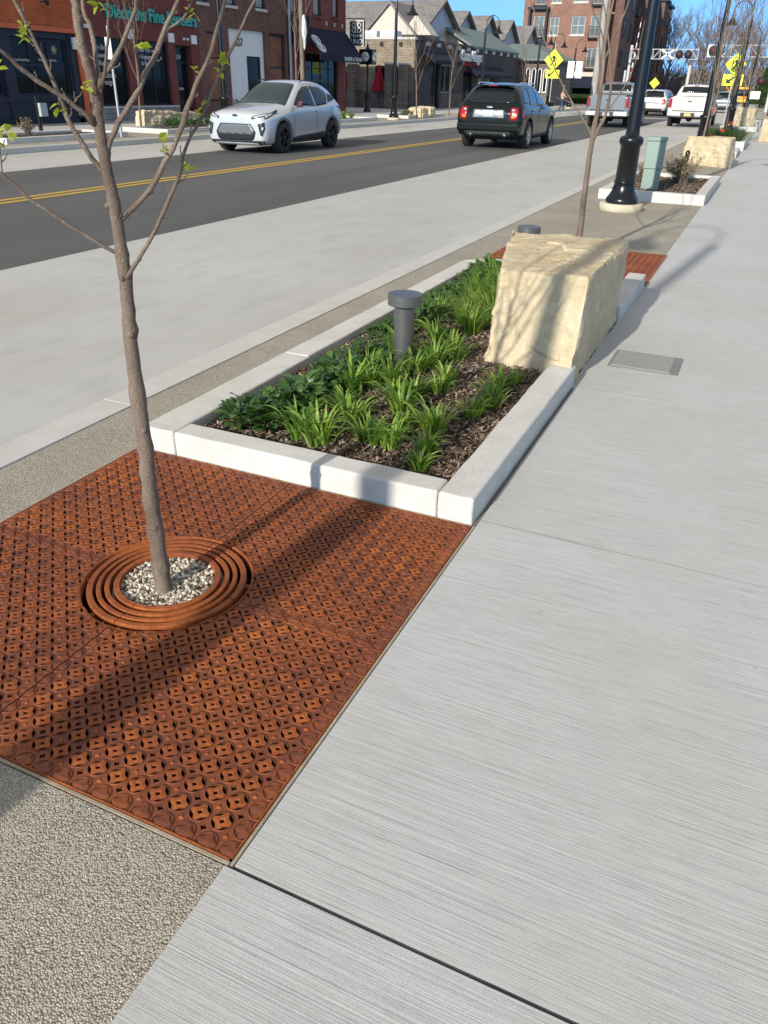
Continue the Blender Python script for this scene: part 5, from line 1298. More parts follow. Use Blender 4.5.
# red brick building with navy awning
b = thing('shop_building', 'two-storey red brick building with a navy awning and a white double-B emblem', 'building', (FX, 0, 0))
mass(b, 'x', 38.12, 44.2, .5, 10, 6.75, M['b_red'])
ops = [(38.3, 38.95, 4.55, 6.3), (40.65, 41.45, 4.55, 6.4), (42.75, 43.4, 4.6, 6.4), (38.6, 39.3, .5, 2.9), (39.7, 43.3, .45, 2.9)]
facade(b, 'x', 38.12, 44.25, .12, 6.85, ops, M['b_red'], .45)
for u0, u1, z0, z1 in ops[:3]: window(b, 'x', u0, u1, z0, z1, M['mblack'], 0, 1, M['curtain'], sill=M['b_red'])
window(b, 'x', 38.6, 39.3, .5, 2.9, M['mblack'], 0, 1, M['poster']); window(b, 'x', 39.7, 43.3, .45, 2.9, M['mblack'], 3, 0, M['shopglass'], hs=[2.2])
for u in (39.2, 40.1, 42.0, 42.9, 43.8): MB().box(.0, .03, u-.07, u+.07, 4.18, 4.36).build('stone_block', M['lightc'], b)
a = MB()
vs = []
for u in (39.4, 44.15): vs += [(.02, u, 4.0), (1.05, u, 2.85), (1.05, u, 2.55), (1.02, u, 2.55), (1.02, u, 2.83), (.02, u, 3.95)]
a.add(vs, [(0, 1, 7, 6), (1, 2, 8, 7), (2, 3, 9, 8), (3, 4, 10, 9), (4, 5, 11, 10), (0, 1, 2, 3, 4, 5), (6, 7, 8, 9, 10, 11), (0, 5, 11, 6)])
aw = a.build('awning', M['navy'], b)
MB().box(.02, .5, 38.3, 39.35, 3.2, 4.4).build('awning_return', M['navy'], b)
e = MB()
e.prism([(0, 0), (.10, 0), (.10, 1.0), (0, 1.0)], 'z', 0, .03); 
for sg in (-1, 1):
    for cy_ in (.27, .73):
        ring = []
        for k in range(13):
            th = -math.pi/2+math.pi*k/12; ring.append((sg*(.06+.26*math.cos(th)), cy_+.22*math.sin(th), .015))
        e.tube(ring, .045, 6)
e.tube([(-.07, 0, .015), (-.07, 1, .015)], .04, 6); e.tube([(.07, 0, .015), (.07, 1, .015)], .04, 6)
eo = e.build('awning_emblem', M['white'], aw); eo.location = (.98, 39.95, 2.9)
xl = Vector((0, 1, 0)); yl = Vector((-1.03, 0, 1.15)).normalized(); zl = xl.cross(yl)
eo.rotation_euler = Matrix((xl, yl, zl)).transposed().to_euler()
text('awning_lettering', 'BARBER & TRUNK', .26, M['white'], aw, (1.06, 43.1, 2.69), RFX, .004)
# hanging sign
s_ = thing('hanging_sign', 'black blade sign with white border and double-B emblem on the red brick corner', 'sign', (FX, 44.35, 0))
MB().box(.0, 1.15, -.03, .03, 4.62, 4.66).build('bracket', M['black'], s_)
MB().box(.22, 1.08, -.08, .08, 3.35, 4.55).build('panel', M['mblack'], s_)
f = MB()
for q in ((.22, .26, 3.35, 4.55), (1.04, 1.08, 3.35, 4.55), (.26, 1.04, 3.35, 3.39), (.26, 1.04, 4.51, 4.55)): f.box(q[0], q[1], -.095, .095, q[2], q[3])
f.build('border', M['white'], s_)
f = MB()
for sg in (-1, 1):
    f.box(.65+sg*.07-.03, .65+sg*.07+.03, -.10, -.08, 3.98, 4.45)
    for cz in (4.34, 4.10):
        f.tube([(.65+sg*(.08+.19*math.cos(-math.pi/2+math.pi*k/10)), -.09, cz+.11*math.sin(-math.pi/2+math.pi*k/10)) for k in range(11)], .022, 5)
f.build('emblem', M['white'], s_)
text('sign_lettering', 'TRUNK', .2, M['white'], s_, (.65, -.085, 3.84), RFY, .008)
text('sign_lettering', 'UNO', .34, M['white'], s_, (.65, -.085, 3.57), RFY, .008, sx=.9)
# post clock
c = thing('post_clock', 'black four-faced post clock at the corner of the red brick building', 'clock', (-21.9, 45.6, .12))
MB().lathe([(.22, 0), (.22, .12), (.16, .2), (.14, .9), (.17, .95), (.08, 1.05), (.055, 1.6), (.05, 2.35), (.12, 2.42)], n=14).build('post', M['black'], c)
bevel(MB().box(-.42, .42, -.30, .30, 2.4, 3.15).build('clock_case', M['black'], c), .06, 3)
cf = mat('clock_face', (.62, .64, .58), .5)
for k in range(4):
    a = k*math.pi/2; dd = .43 if k % 2 == 0 else .31
    mb = MB(); mb.lathe([(0, 0), (.24, 0), (.24, .02), (0, .02)], (0, 0, 0), 24); fo = mb.build('clock_face', cf, c, (dd*math.cos(a), dd*math.sin(a), 2.78)); fo.rotation_euler = (0, R(90), a)
    mb = MB(); mb.box(-.012, .012, 0, .18, .02, .03); mb.box(-.16, 0, -.012, .012, .02, .03); mb.build('clock_hands', M['mblack'], fo)
MB().lathe([(.16, 3.15), (.06, 3.25), (.07, 3.32), (.03, 3.4), (0, 3.6)], n=12).build('finial', M['black'], c)
# wrapped banner on a pole
c = thing('banner_pole', 'tall thin wooden pole with a rolled white banner before the navy awning', 'pole', (-20.9, 36.4, .12))
MB().tube([(0, 0, 0), (0, 0, 6.5)], .10, 8).build('pole', M['farbark'], c)
MB().lathe([(0, 2.75), (.05, 2.85), (.09, 3.2), (.14, 3.5), (.12, 3.85), (.06, 4.1), (0, 4.15)], (.12, .05, 0), 10).build('rolled_banner', M['white'], c)
# restaurant
b = thing('restaurant_building', 'single-storey tan and dark brick restaurant with stone base and navy awnings', 'building', (0, 0, 0))
RX = -22.6; RY = 54.2
facade(b, 'y', -36, RX-.02, 1.15, 4.15, [(-25.45, -24.25, 1.2, 2.65)], M['b_tan_y'], .3, RY, 'side_wall')
facade(b, 'y', -36, RX-.02, .12, 1.149, [], M['b_stone_y'], .36, RY-.06, 'stone_base')
window(b, 'y', -25.45, -24.25, 1.2, 2.65, M['mblack'], 0, 0, None, RY+.12)
MB().box(-36.05, RX+.06, RY-.08, RY+.3, 4.152, 4.3).build('parapet_cap', M['lightc'], b)
for x in (-25.0, -23.6, -27): MB().cbox((x, RY-.05, 3.9), (.22, .12, .22)).build('scupper', M['mblack'], b)
for (x, z1) in ((-26.95, 2.7), (-24.15, 2.72), (-23.15, 2.72)):
    MB().box(x-.26, x+.26, RY-.75, RY-.25, .12, z1).build('stone_pier', M['b_stone_y'], b); MB().box(x-.30, x+.30, RY-.79, RY-.21, z1+.002, z1+.1).build('pier_cap', M['lightc'], b)
tb = Matrix.Translation((0, 0, 0))
fr_ops = [(57.3, 58.9, .14, 2.95), (59.2, 61.4, 1.1, 2.9), (64.0, 66.2, .14, 2.6), (67.0, 71.5, 1.0, 2.7)]
g = thing('tmp', None, None, (RX, 0, 0)); del_g = g
g.parent = b
mbw = MB()
for a_, b_, c_, e_ in cells(fr_ops, RY+.01, 78.5, .12, 4.15): mbw.box(RX-.3, RX, a_, b_, c_, e_)
mbw.build('front_wall', M['b_dark_x'], b); bpy.data.objects.remove(g)
for u0, u1, z0, z1 in fr_ops:
    f = MB(); fw = .08; X0 = RX-.18; X1 = RX-.1
    f.box(X0, X1, u0, u0+fw, z0, z1); f.box(X0, X1, u1-fw, u1, z0, z1); f.box(X0, X1, u0+fw, u1-fw, z0, z0+fw); f.box(X0, X1, u0+fw, u1-fw, z1-fw, z1); f.box(X0+.01, X1-.01, (u0+u1)/2-.03, (u0+u1)/2+.03, z0+fw, z1-fw)
    o = f.build('door' if z0 < .5 else 'window', M['mblack'] if z0 < .5 else M['curtain'], b); MB().box(X0+.03, X0+.04, u0+.04, u1-.04, z0+.04, z1-.04).build('pane', M['shopglass'], o)
MB().box(RX, RX+.06, 59.0, 63.9, .12, 1.05).build('stone_base', M['b_stone_x'], b); MB().box(RX, RX+.06, 66.3, 78.5, .12, .98).build('stone_base', M['b_stone_x'], b)
MB().box(RX-.3, RX+.08, RY+.3, 78.5, 4.152, 4.3).build('parapet_cap', M['b_dark_x'], b)
for k in range(11): MB().box(RX, RX+.1, 56+k*2.1, 56.6+k*2.1, 3.9, 4.12).build('cornice_block', M['lightc'], b)
MB().box(RX-13, RX-.3, RY+.3, 78.4, .2, 4.0).build('rear_walls', M['b_tan_y'], b)
for (u0, u1, zt, zb_) in ((55.4, 61.0, 3.6, 2.95), (64.5, 73.5, 3.0, 2.3)):
    vs = []
    for u in (u0, u1): vs += [(RX+.02, u, zt), (RX+1.0, u, zb_+.12), (RX+1.0, u, zb_-.08), (RX+.97, u, zb_-.08), (RX+.02, u, zt-.06)]
    MB().add(vs, [(0, 1, 6, 5), (1, 2, 7, 6), (2, 3, 8, 7), (3, 4, 9, 8), (0, 1, 2, 3, 4), (5, 6, 7, 8, 9)]).build('awning', M['navy'], b)
text('sign_lettering', 'Casa Allegra', .95, M['white'], b, (RX+.18, 65.2, 3.55), RFX, .09, sx=1.05, bold=.03)
MB().box(RX+.02, RX+.12, 63.4, 67.2, 2.95, 3.15).build('red_sign_strip', M['red_canvas'], b)
# rooftop units
for (x, w, lb) in ((-26.6, 1.1, 'boxy white rooftop air unit just right of the hanging sign'), (-25.2, 1.2, 'round-fronted white rooftop air unit on the restaurant roof')):
    u = thing('rooftop_unit', lb, 'air unit', (x, 55.6, 4.12), 0, 'rooftop air units')
    bevel(MB().box(-w/2, w/2, 0, 1, 0, .62).build('cabinet', M['white'], u), .03); MB().box(-w*.3, w*.3, -.02, 0, .12, .48).build('grille', M['galv'], u)
# red parasols
for x, lb in ((-27.3, 'folded red parasol at the left end of the patio'), (-25.0, 'folded red parasol in front of the patio window'), (-23.75, 'narrow folded red parasol beside the right stone pier')):
    p = thing('parasol', lb, 'parasol', (x, 53.9 if x < -24 else 54.0, .12), 0, 'folded red parasols on the patio')
    MB().tube([(0, 0, 0), (0, 0, 2.55)], .025, 8).build('pole', M['mblack'], p)
    k = 1 if x < -24 else .4; mb = MB(); n = 16; pr = [(0.02, 2.6), (.10, 2.4), (.22, 1.9), (.36, 1.35), (.46, 1.05)]; vs = []
    for r_, z in pr:
        for j in range(n): a = 2*math.pi*j/n; q = r_*k*(1+(.35 if j % 2 else -.25)*min(1, r_*3)); vs.append((q*math.cos(a), q*math.sin(a)*.7, z))
    mb.add(vs, [(i*n+j, i*n+(j+1) % n, (i+1)*n+(j+1) % n, (i+1)*n+j) for i in range(len(pr)-1) for j in range(n)]); mb.build('canopy', M['red_canvas'], p)
# houses behind
def gable_house(x0, x1, y0, y1, ze, zr, label, dormer=False):
    h = thing('gabled_house', label, 'house', (0, 0, 0), 0, 'grey roofed houses behind the restaurant'); ym = (y0+y1)/2
    MB().box(x0+.2, x1-.2, y0+.2, y1-.2, 0, ze).build('wall', M['siding'], h)
    MB().prism([(y0+.2, ze+.002), (y1-.2, ze+.002), (ym, zr-.14)], 'x', x0+.25, x1-.22).build('gable_wall', M['galv'], h)
    MB().prism([(y0-.3, ze-.1), (y0-.3, ze+.04), (ym, zr+.06), (y1+.3, ze+.04), (y1+.3, ze-.1), (ym, zr-.12)], 'x', x0-.1, x1+.15).build('roof', M['shingle'], h)
    if dormer:
        xm = -26.9; w = 1.9
        MB().prism([(xm-w, ze-.02), (xm+w, ze-.02), (xm, zr-.55)], 'y', y0-.55, ym-.5).build('dormer_wall', M['siding'], h)
        MB().prism([(xm-w-.25, ze-.18), (xm-w-.25, ze+.0), (xm, zr-.35), (xm+w+.25, ze), (xm+w+.25, ze-.18), (xm, zr-.56)], 'y', y0-.75, ym-.4).build('dormer_roof', M['shingle'], h)
        MB().prism([(xm+.9, ze-.05), (xm+3.2, ze-.05), (xm+2.0, ze+1.2)], 'y', y0-.52, y0+1.0).build('dormer_wall', M['siding'], h)
    return h
gable_house(-33.5, -24.6, 60.2, 69, 4.75, 7.15, 'large grey-shingled house with cream dormer behind the restaurant', True)
for k, (yc, zr) in enumerate(((74.5, 7.2), (81.0, 7.3), (88, 7.4), (96, 7.4))):
    gable_house(-36, -26.2, yc-2.8, yc+2.8, 5.4, zr, ['nearest of the small grey gables in the row behind the restaurant', 'second small grey gable in the row behind the restaurant', 'third small grey gable in the row behind the restaurant', 'farthest small grey gable, next to the brick apartment block'][k])
b = thing('green_roofed_extension', 'green metal gable roof with cream gable end rising above the restaurant parapet', 'roof', (0, 0, 0))
MB().prism([(-27.3, 4.3), (-23.3, 4.3), (-25.3, 5.45)], 'y', 66.3, 78).build('gable_wall', M['siding'], b)
MB().prism([(-28.0, 4.15), (-28.0, 4.3), (-25.3, 5.8), (-22.5, 4.3), (-22.5, 4.15), (-25.3, 5.58)], 'y', 65.6, 78.3).build('roof', M['greenroof'], b)
b = thing('arched_window_building', 'small brick building with green hipped roof and white arched windows', 'building', (0, 0, 0))
MB().box(-26, -19.9, 80, 90, .1, 3.75).build('wall', M['b_stone_y'], b)
mb = MB(); mb.add([(-26.5, 79.4, 3.75), (-19.3, 79.4, 3.75), (-19.3, 90.5, 3.75), (-26.5, 90.5, 3.75), (-26.5, 79.4, 3.9), (-19.3, 79.4, 3.9), (-19.3, 90.5, 3.9), (-26.5, 90.5, 3.9), (-24.5, 83, 5.2), (-22.5, 83, 5.2), (-22.5, 87, 5.2), (-24.5, 87, 5.2)], [(0, 1, 5, 4), (1, 2, 6, 5), (2, 3, 7, 6), (3, 0, 4, 7), (4, 5, 9, 8), (5, 6, 10, 9), (6, 7, 11, 10), (7, 4, 8, 11), (8, 9, 10, 11), (0, 1, 2, 3)]); mb.build('roof', M['greenroof'], b)
for k in range(4):
    xc = -21.9+k*.55; ar = [(xc-.2, 1.2), (xc+.2, 1.2)]+[(xc+.2*math.cos(math.pi*i/8), 2.9+.25*math.sin(math.pi*i/8)) for i in range(9)]
    w_ = MB().prism([(x*1+0, z) for x, z in ar], 'y', 79.93, 79.98).build('window', M['white'], b); ar2 = [(xc+(x-xc)*.62, 1.3+(z-1.2)*.93) for x, z in ar]; MB().prism(ar2, 'y', 79.9, 79.95).build('pane', M['shopglass'], w_)
# apartment block
b = thing('apartment_block', 'tall red-brick apartment block with black balconies and dark canopy at street level', 'building', (0, 0, 0))
AX = -20.0; AY = 105
win = []
rows = ((3.9, 5.7), (7.0, 8.9), (10.2, 12.0))
colsW = ((-26.7, -25.5), (-24.6, -22.9)); 
for z0, z1 in rows: win += [(-26.75, -25.65, z0+.05, z1), (-24.2, -22.6, z0+.1, z1+.05)] if z0 > 6 else [(-26.75, -25.65, z0+.05, z1)]
bay = [(-28.9, -27.3), (-22.15, -20.7)]
for z0, z1 in rows:
    for a_, b_ in bay: win.append((a_+.15, b_-.15, z0-.1, z1+.1))
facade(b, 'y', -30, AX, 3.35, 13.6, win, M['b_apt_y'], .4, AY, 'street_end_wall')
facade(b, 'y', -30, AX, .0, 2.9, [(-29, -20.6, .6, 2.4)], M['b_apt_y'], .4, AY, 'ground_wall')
MB().box(-30.05, AX+.06, AY-.08, AY+.3, 2.902, 3.348).build('stone_band', M['siding'], b)
MB().box(-29.2, AX-.3, AY-1.6, AY-.09, 1.7, 2.85).build('canopy', M['navy'], b)
MB().box(-29, -20.6, AY+.3, AY+.35, .6, 2.4).build('shop_window', M['shopglass'], b)
for u0, u1, z0, z1 in win:
    bay_ = any(abs(u0-.15-a_) < .01 for a_, _ in bay)
    o = window(b, 'y', u0, u1, z0, z1, M['siding'], 1, 0 if bay_ else 1, M['aptglass'] if bay_ else M['aptglass'], AY+.1, .08, sill=None)
    if bay_:
        r_ = MB(); r_.box(u0-.1, u1+.1, AY-.5, AY-.46, z0+.95, z0+1.0); r_.box(u0-.1, u1+.1, AY-.5, AY-.0, z0-.22, z0-.08)
        for i in range(12): x = u0-.1+(u1-u0+.2)*i/11; r_.box(x-.012, x+.012, AY-.49, AY-.47, z0-.08, z0+.95)
        r_.build('balcony_rail', M['mblack'], b)
    else: MB().box(u0-.1, u1+.1, AY-.07, AY+.05, z0-.14, z0-.002).build('sill', M['siding'], b)
for x in (-29.15, -27.1): MB().box(x-.12, x+.12, AY-.55, AY-.002, 3.4, 9.6).build('bay_column', M['slate'], b)
MB().box(-29.4, -26.9, AY-.62, AY-.002, 9.6, 9.85).build('bay_top', M['slate'], b)
MB().box(-29.03, -27.22, AY-.5, AY-.002, 6.0, 6.75).build('bay_spandrel', M['slate'], b)
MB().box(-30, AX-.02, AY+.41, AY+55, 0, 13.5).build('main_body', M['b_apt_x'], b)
MB().box(-30.3, AX+.3, AY-.3, AY+55.3, 13.62, 14.0).build('cornice', M['slate'], b)
for k in range(6):
    y0 = AY+2+k*8.5; zz = 13.2 if k % 2 == 0 else 12.4; dx = 1.2 if k % 2 == 0 else .5
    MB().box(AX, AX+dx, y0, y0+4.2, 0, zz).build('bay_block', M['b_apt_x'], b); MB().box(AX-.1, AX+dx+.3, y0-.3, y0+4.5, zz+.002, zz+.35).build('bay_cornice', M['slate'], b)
    for z0 in (4, 7.1, 10.2):
        o = window(b, 'x', y0+1.3, y0+2.9, z0, z0+1.8, M['mblack'], 1, 0, M['shopglass'], -AX-dx-.06, .08)
        MB().box(AX, AX+.05, y0+5.4, y0+6.8, z0, z0+1.8).build('side_window', M['shopglass'], b)
        r_ = MB()
        r_.box(AX+.02, AX+.75, y0+5.0, y0+7.2, z0-.2, z0-.08); r_.box(AX+.70, AX+.75, y0+5.0, y0+7.2, z0-.08, z0+.85); r_.build('balcony', M['mblack'], b)
# hedge, small conifer
def leafbox(mb, x0, x1, y0, y1, z0, z1, n, rnd, s):
    for i in range(n):
        f = rnd.random(); p = Vector((rnd.uniform(x0, x1), rnd.uniform(y0, y1), rnd.uniform(z0, z1)))
        if rnd.random() < .7: p.y = y0+abs(rnd.gauss(0, .08))
        elif rnd.random() < .6: p.z = z1-abs(rnd.gauss(0, .05))
        u = Vector((rnd.gauss(0, 1), rnd.gauss(0, 1), rnd.gauss(0, 1))).normalized()*s; v = u.orthogonal().normalized()*s*.6
        mb.add([p-u, p-v, p+u, p+v], [(0, 1, 2, 3)])
rr = random.Random(4)
hg = MB(); leafbox(hg, -30, -19.2, 98, 99, .1, 1.05, 9000, rr, .07); h = thing('hedge', 'long clipped green hedge in front of the apartment block', 'hedge', (0, 0, 0)); hg.build('leaves', M['hedge'], h, fix=False)
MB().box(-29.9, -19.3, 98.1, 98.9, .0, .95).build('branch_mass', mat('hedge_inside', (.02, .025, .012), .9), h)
t = thing('conifer_shrub', 'small upright green conifer beside the crosswalk sign', 'shrub', (-22.9, 97, 0)); mb = MB()
for i in range(2500):
    z = rr.random(); r_ = .55*(1-z**2)*rr.uniform(.6, 1); a = rr.random()*6.28; p = Vector((r_*math.cos(a), r_*math.sin(a), .2+z*2.0)); u = Vector((rr.gauss(0, 1), rr.gauss(0, 1), rr.gauss(0, 1)+.8)).normalized()*.07; v = u.orthogonal().normalized()*.03; mb.add([p-u, p-v, p+u, p+v], [(0, 1, 2, 3)])
mb.build('foliage', M['hedge'], t, fix=False); MB().tube([(0, 0, -.1), (0, 0, 1.8)], .06, 6).build('trunk', M['bark'], t)
# distant white houses and the wood at the end of the street
for k, (x, y_, w, h_, lb) in enumerate(((-24, 148, 7, 4.2, 'distant white house seen between the nearest lamp post and the crossing'), (-15, 175, 8, 3.6, 'distant pale house under the bare trees left of the white pickup'))):
    h = thing('distant_house', lb, 'house', (x, y_, -.1)); MB().box(-w/2, w/2, 0, 6, 0, h_).build('wall', M['white'], h)
    MB().prism([(-w/2-.4, h_), (w/2+.4, h_), (0, h_+2)], 'y', -.3, 6.3).build('roof', M['shingle'], h)
    for q in (-1.8, 0, 1.8): MB().box(q-.45, q+.45, -.04, -.003, 1.2, 2.8).build('window', M['shopglass'], h)
rb = random.Random(8)
for k, (x, y_, h_) in enumerate([(-34, 172, 15), (-27, 150, 12), (-22, 165, 14), (-18, 150, 11.5), (-14.5, 172, 12.5), (-10.5, 156, 11), (-8, 172, 12), (-5, 150, 9.5), (-1, 168, 10), (3.5, 152, 9.5), (8, 165, 11), (13, 150, 10), (-30, 140, 10), (-12, 140, 7), (-3.5, 138, 6.5), (5, 138, 7)]):
    bare_tree('bare_tree', 'tall leafless brown tree in the wood at the far end of the street', (x, y_, -.15), h_, .22, 200+k, fork=.18, spread=.75, n1=13, depth=4, group='leafless trees at the far end of the street', m=M['farbark'], sides=4, twigs=4, minr=.022)
# brushy understorey
mb = MB()
for i in range(5200):
    x = rb.uniform(-42, 22); y_ = rb.uniform(158, 190); h_ = rb.uniform(2, 6.5); p = Vector((x, y_, -.2)); d = Vector((rb.gauss(0, .28), rb.gauss(0, .28), 1)).normalized()
    mb.tube([p, p+d*h_*.5+Vector((rb.gauss(0, .2), 0, 0)), p+d*h_], [.09, .06, .03], 3, cap=False)
tag(mb.build('brushwood', M['farbark'], fix=False), 'mass of brown leafless brushwood closing the far end of the street', 'brushwood', kind='stuff')
for k, (x, y_, h_) in enumerate(((0.5, 132, 5.5), (-2.6, 128, 4.2), (4.5, 130, 6.5))):
    t = thing('evergreen_tree', 'dark green evergreen tree behind the right-hand lamp posts', 'tree', (x, y_, -.15), 0, 'dark evergreens at the far right'); mb = MB()
    for i in range(5000):
        z = rb.random(); r_ = h_*.3*(1-z)**.7*rb.uniform(.4, 1)*(1+.25*math.sin(z*22)); a = rb.random()*6.28; p = Vector((r_*math.cos(a), r_*math.sin(a), .5+z*h_)); u = Vector((rb.gauss(0, 1), rb.gauss(0, 1), rb.gauss(0, .5))).normalized()*.16; v = u.orthogonal().normalized()*.08; mb.add([p-u, p-v, p+u, p+v], [(0, 1, 2, 3)])
    mb.build('foliage', M['hedge'], t, fix=False); MB().tube([(0, 0, 0), (0, 0, h_)], .12, 6).build('trunk', M['farbark'], t)

# ================================================================ SIGNS, CROSSING, PERSON
def ped_sign(loc, label, rz, hs=(2.35, 3.15), pole=4.0, s=.50):
    t = thing('crosswalk_sign', label, 'sign', loc, rz, 'yellow crosswalk signs')
    MB().tube([(0, .06, 0), (0, .06, pole)], .035, 8).build('pole', M['galv'], t)
    zc = hs[1]; MB().prism([(-s, zc), (0, zc-s), (s, zc), (0, zc+s)], 'y', -.012, .012).build('diamond_panel', M['sign_yellow'], t)
    MB().prism([(-s*.8, zc-.05), (-.05, zc-s*.8), (s*.75, zc-.05), (-.05, zc+s*.7)], 'y', .13, .15).build('rear_panel', M['sign_yellow'], t)
    f = MB(); k = .62 if s < .5 else .82
    def limb(pts, r): f.tube([(x*k, -.018, zc+z*k) for x, z in pts], r*k, 6)
    limb([(.0, .30), (.03, .05)], .09); limb([(.03, .05), (.15, -.18), (.22, -.42)], .05); limb([(.02, .05), (-.08, -.2), (-.24, -.38)], .05)
    limb([(.02, .26), (.16, .12), (.24, .02)], .035); limb([(-.02, .26), (-.16, .14), (-.18, .0)], .035); limb([(.03, .43), (.03, .46)], .08)
    f.build('walking_figure', M['mblack'], t)
    zp = hs[0]; MB().box(-.45, .45, -.012, .012, zp-.24, zp+.24).build('arrow_panel', M['sign_yellow'], t)
    a = MB(); a.prism([(-.28, zp-.14), (-.04, zp-.14), (-.12, zp-.06), (.16, zp+.16), (.10, zp+.20), (-.19, zp-.0), (-.28, zp+.08)], 'y', -.022, -.013); a.build('arrow', M['mblack'], t)
    return t
ped_sign((-14.0, 57.0, .0), 'yellow diamond crosswalk sign with arrow plaque across the road, over the black car', 0, (2.38, 3.17), 4.1, .62)
ped_sign((-2.35, 45.2, .0), 'yellow diamond crosswalk sign with arrow plaque between the lamp posts on the right', 0, (2.1, 2.75), 3.3, .48)
t = thing('warning_sign', 'small distant yellow diamond sign left of the white pickup', 'sign', (-11.0, 84, 0)); MB().tube([(0, .05, 0), (0, .05, 2.2)], .03, 6).build('pole', M['galv'], t)
MB().prism([(-.45, 2.2), (0, 1.75), (.45, 2.2), (0, 2.65)], 'y', -.012, .012).build('panel', M['sign_yellow'], t)
t = thing('placard_pair', 'two white upright placards on the lamp post before the apartment block', 'sign', (-16.0, 72.6, 0))
for x in (-.34, .34): MB().box(x-.27, x+.27, -.02, .02, 2.35, 3.55).build('panel', M['white'], t)
MB().box(-.6, .6, .02, .05, 2.9, 3.0).build('bracket', M['black'], t)
t = thing('street_sign', 'white parking sign on a slim pale post in front of the jewellery shop', 'sign', (-16.3, 18.35, .12), R(-8))
MB().tube([(0, 0, 0), (0, 0, 2.6)], .032, 8).build('post', M['galv'], t); bevel(MB().box(-.11, .11, -.05, -.035, 1.85, 2.35).build('panel', M['white'], t), .01)
t = thing('utility_pole', 'thick pale wooden utility pole in front of the apartment block', 'pole', (-18.6, 95, 0)); MB().tube([(0, 0, 0), (0, 0, 14)], [.36, .26], 12).build('pole', speckle('pale_pole_wood', (.42, .40, .37), (.32, .30, .27), 2, 30), t)
MB().box(-1.1, 1.1, -.1, .1, 8.4, 8.55).build('crossarm', M['farbark'], t)
t = thing('utility_pole', 'thin tan pole standing behind the white pickup below the crossing truss', 'pole', (-10.3, 106, 0)); MB().tube([(0, 0, 0), (0, 0, 5.0)], [.2, .16], 10).build('pole', M['siding'], t)
def truss(mb, x0, x1, y_, z0, z1, n):
    r = .038
    for z in (z0, z1):
        for yy in (y_-.3, y_+.3): mb.tube([(x0, yy, z), (x1, yy, z)], r, 5)
    for i in range(n+1):
        x = x0+(x1-x0)*i/n
        for yy in (y_-.3, y_+.3): mb.tube([(x, yy, z0), (x, yy, z1)], r*.8, 4)
        if i < n:
            xn = x0+(x1-x0)*(i+1)/n
            for yy in (y_-.3, y_+.3): mb.tube([(x, yy, z0 if i % 2 else z1), (xn, yy, z1 if i % 2 else z0)], r*.7, 4)
wt = mat('white_galvanised', (.48, .49, .49), .5, .2)
def signal(t, x, y_, z):
    s = MB(); s.lathe([(0, 0), (.42, 0), (.42, .06), (0, .06)], (x, y_-.45, z), 20, axis='y'); s.build('signal_backplate', M['mblack'], t)
    s = MB(); s.lathe([(0, 0), (.16, 0), (.16, .04), (0, .04)], (x, y_-.50, z), 16, axis='y'); s.build('red_lens', mat('dull_red_lens', (.13, .012, .012), .3), t)
t = thing('railway_gantry', 'white lattice crossing gantry over the road with X crossbuck and twin red lights', 'gantry', (0, 0, 0))
mb = MB(); truss(mb, -16.9, -9.6, 105, 4.75, 5.7, 9); mb.build('truss_arm', wt, t)
MB().tube([(-16.9, 105, 0), (-16.9, 105, 6.1)], .17, 10).build('mast', wt, t)
mb = MB()
for sg in (-1, 1):
    c_, s_ = .62, .42
    mb.add([(-12.8-sg*c_, 104.55, 5.22-s_-.1), (-12.8-sg*c_, 104.55, 5.22-s_+.12), (-12.8+sg*c_, 104.55, 5.22+s_+.12), (-12.8+sg*c_, 104.55, 5.22+s_-.1), (-12.8-sg*c_, 104.6, 5.22-s_-.1), (-12.8-sg*c_, 104.6, 5.22-s_+.12), (-12.8+sg*c_, 104.6, 5.22+s_+.12), (-12.8+sg*c_, 104.6, 5.22+s_-.1)], [(0, 1, 2, 3), (4, 5, 6, 7), (0, 1, 5, 4), (1, 2, 6, 5), (2, 3, 7, 6), (3, 0, 4, 7)])
mb.build('crossbuck', M['white'], t)
for x in (-11.55, -10.6): signal(t, x, 105, 5.2)
t = thing('railway_gantry', 'second white lattice crossing gantry entering from the right edge', 'gantry', (0, 0, 0))
mb = MB(); truss(mb, -7.1, -.5, 92, 4.6, 5.55, 8); mb.build('truss_arm', wt, t); MB().tube([(-1.2, 92, 0), (-1.2, 92, 6)], .17, 10).build('mast', wt, t)
MB().box(-7.6, -6.5, 91.9, 92.2, 4.55, 5.6).build('light_board', wt, t); signal(t, -7.05, 92, 5.1); signal(t, -2.15, 91.5, 2.6)
MB().box(-3.0, -2.0, 91.0, 91.1, 1.1, 1.75).build('sign_panel', M['white'], t)
t = thing('crossing_gate', 'raised red and white striped railway crossing gate beside the apartment block', 'gate', (-15.1, 95, 0))
a = Vector((0, 0, 1.0)); b_ = Vector((.35, 0, 8.1)); n = 16
bw, br = MB(), MB()
for i in range(n):
    p = a.lerp(b_, i/n); q = a.lerp(b_, (i+1)/n); (br if i % 2 else bw).tube([p, q], [.085-.003*i, .085-.003*(i+1)], 6)
bw.build('gate_arm', M['white'], t); br.build('red_stripes', M['redlamp'], t)
MB().tube([(-.5, 0, 0), (-.5, 0, 3.4)], .12, 8).build('mast', wt, t); MB().box(-.4, .3, -.3, .3, .2, 1.4).build('mechanism', wt, t)
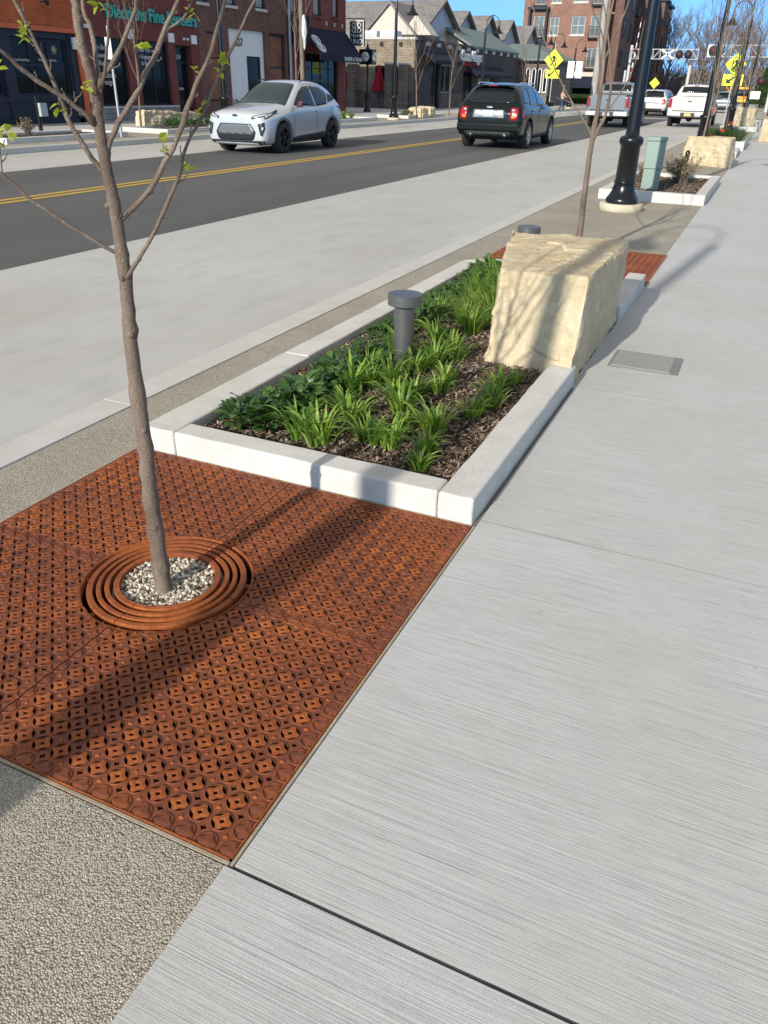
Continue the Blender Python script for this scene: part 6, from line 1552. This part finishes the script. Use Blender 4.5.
# construction machine far behind
t = thing('construction_vehicle', 'small yellow-orange machine far behind, right of the white pickup', 'digger', (-4.4, 100, 0))
yo = mat('machine_yellow', (.75, .36, .03), .5); bevel(MB().box(-1.0, 1.0, 0, 2.5, .7, 1.3).build('chassis', yo, t), .1); bevel(MB().box(-.5, .9, .3, 1.8, 1.3, 1.9).build('cab', M['glass'], t), .05); MB().box(-.9, 1.0, .2, 1.9, 1.9, 2.15).build('cab_roof', yo, t)
MB().tube([(-.8, 0, 1.1), (-1.2, -.8, 2.2), (-.6, -1.5, 1.1)], .13, 6).build('boom', yo, t)
for x in (-.8, .8): MB().lathe([(0, -.15), (.5, -.15), (.5, .15), (0, .15)], (x, 1, .5), 16, axis='x').build('wheel', M['tyre'], t)
# person
def person(loc, rz, label):
    t = thing('person', label, 'person', loc, rz)
    J = [((0, 0, .95), .15), ((0, 0, 1.15), .14), ((0, .02, 1.38), .155), ((0, .02, 1.50), .06), ((0, .03, 1.56), .055), ((0, .04, 1.66), .105), ((0, .04, 1.74), .09),
         ((-.09, .02, .86), .10), ((-.10, .16, .50), .07), ((-.10, .10, .10), .05), ((-.10, .24, .05), .045),
         ((.09, -.02, .86), .10), ((.10, -.02, .48), .07), ((.10, -.28, .14), .05), ((.10, -.20, .04), .045),
         ((-.19, .02, 1.42), .065), ((-.25, -.10, 1.15), .05), ((-.24, -.02, .92), .04), ((-.23, .04, .84), .035),
         ((.19, .02, 1.42), .065), ((.25, .08, 1.15), .05), ((.22, .25, 1.02), .04), ((.20, .32, 1.0), .035)]
    E_ = [(0, 1), (1, 2), (2, 3), (3, 4), (4, 5), (5, 6), (0, 7), (7, 8), (8, 9), (9, 10), (0, 11), (11, 12), (12, 13), (13, 14), (2, 15), (15, 16), (16, 17), (17, 18), (2, 19), (19, 20), (20, 21), (21, 22)]
    me = bpy.data.meshes.new('body'); me.from_pydata([j[0] for j in J], E_, []); o = bpy.data.objects.new('body', me); COL.objects.link(o)
    sk = o.modifiers.new('skin', 'SKIN'); o.modifiers.new('sub', 'SUBSURF').levels = 1
    for i, (_, r_) in enumerate(J): me.skin_vertices[0].data[i].radius = (r_, r_)
    me.skin_vertices[0].data[0].use_root = True
    bake(o); o.parent = t
    ms = [mat('skin', (.45, .27, .19), .6), mat('tan_jacket', (.42, .30, .20), .8), mat('dark_jeans', (.035, .055, .11), .8), mat('pale_shoes', (.5, .5, .5), .7), mat('brown_hair', (.12, .07, .04), .8)]
    o.data.materials.clear()
    for m_ in ms: o.data.materials.append(m_)
    for p in o.data.polygons:
        c = p.center; p.use_smooth = True
        p.material_index = 3 if c.z < .12 else 2 if c.z < .95 and abs(c.x) < .19 else 0 if (c.z > 1.5 or (abs(c.x) > .15 and c.z < .93) or (c.y > .27 and c.z > .9)) else 1
        if c.z > 1.66 and (c.y < .08 or c.z > 1.75): p.material_index = 4
    h = MB(); h.lathe([(0, .125), (.06, .11), (.105, .05), (.112, -.02), (.09, -.08)], (0, .02, 1.69), 16); h.build('hair', ms[4], t)
    return t
person((-14.1, 61.2, .02), R(-70), 'person in a tan jacket and dark jeans walking on the far side of the road')
t = thing('traffic_cone', 'small orange cone far off among the grass clumps at the right', 'cone', (-1.9, 66, 0)); MB().lathe([(.28, 0), (.28, .04), (.2, .05), (.05, .7), (0, .7)], n=16).build('body', M['orange_flag'], t); MB().lathe([(.152, .25), (.105, .45)], n=16).build('white_band', M['white'], t)
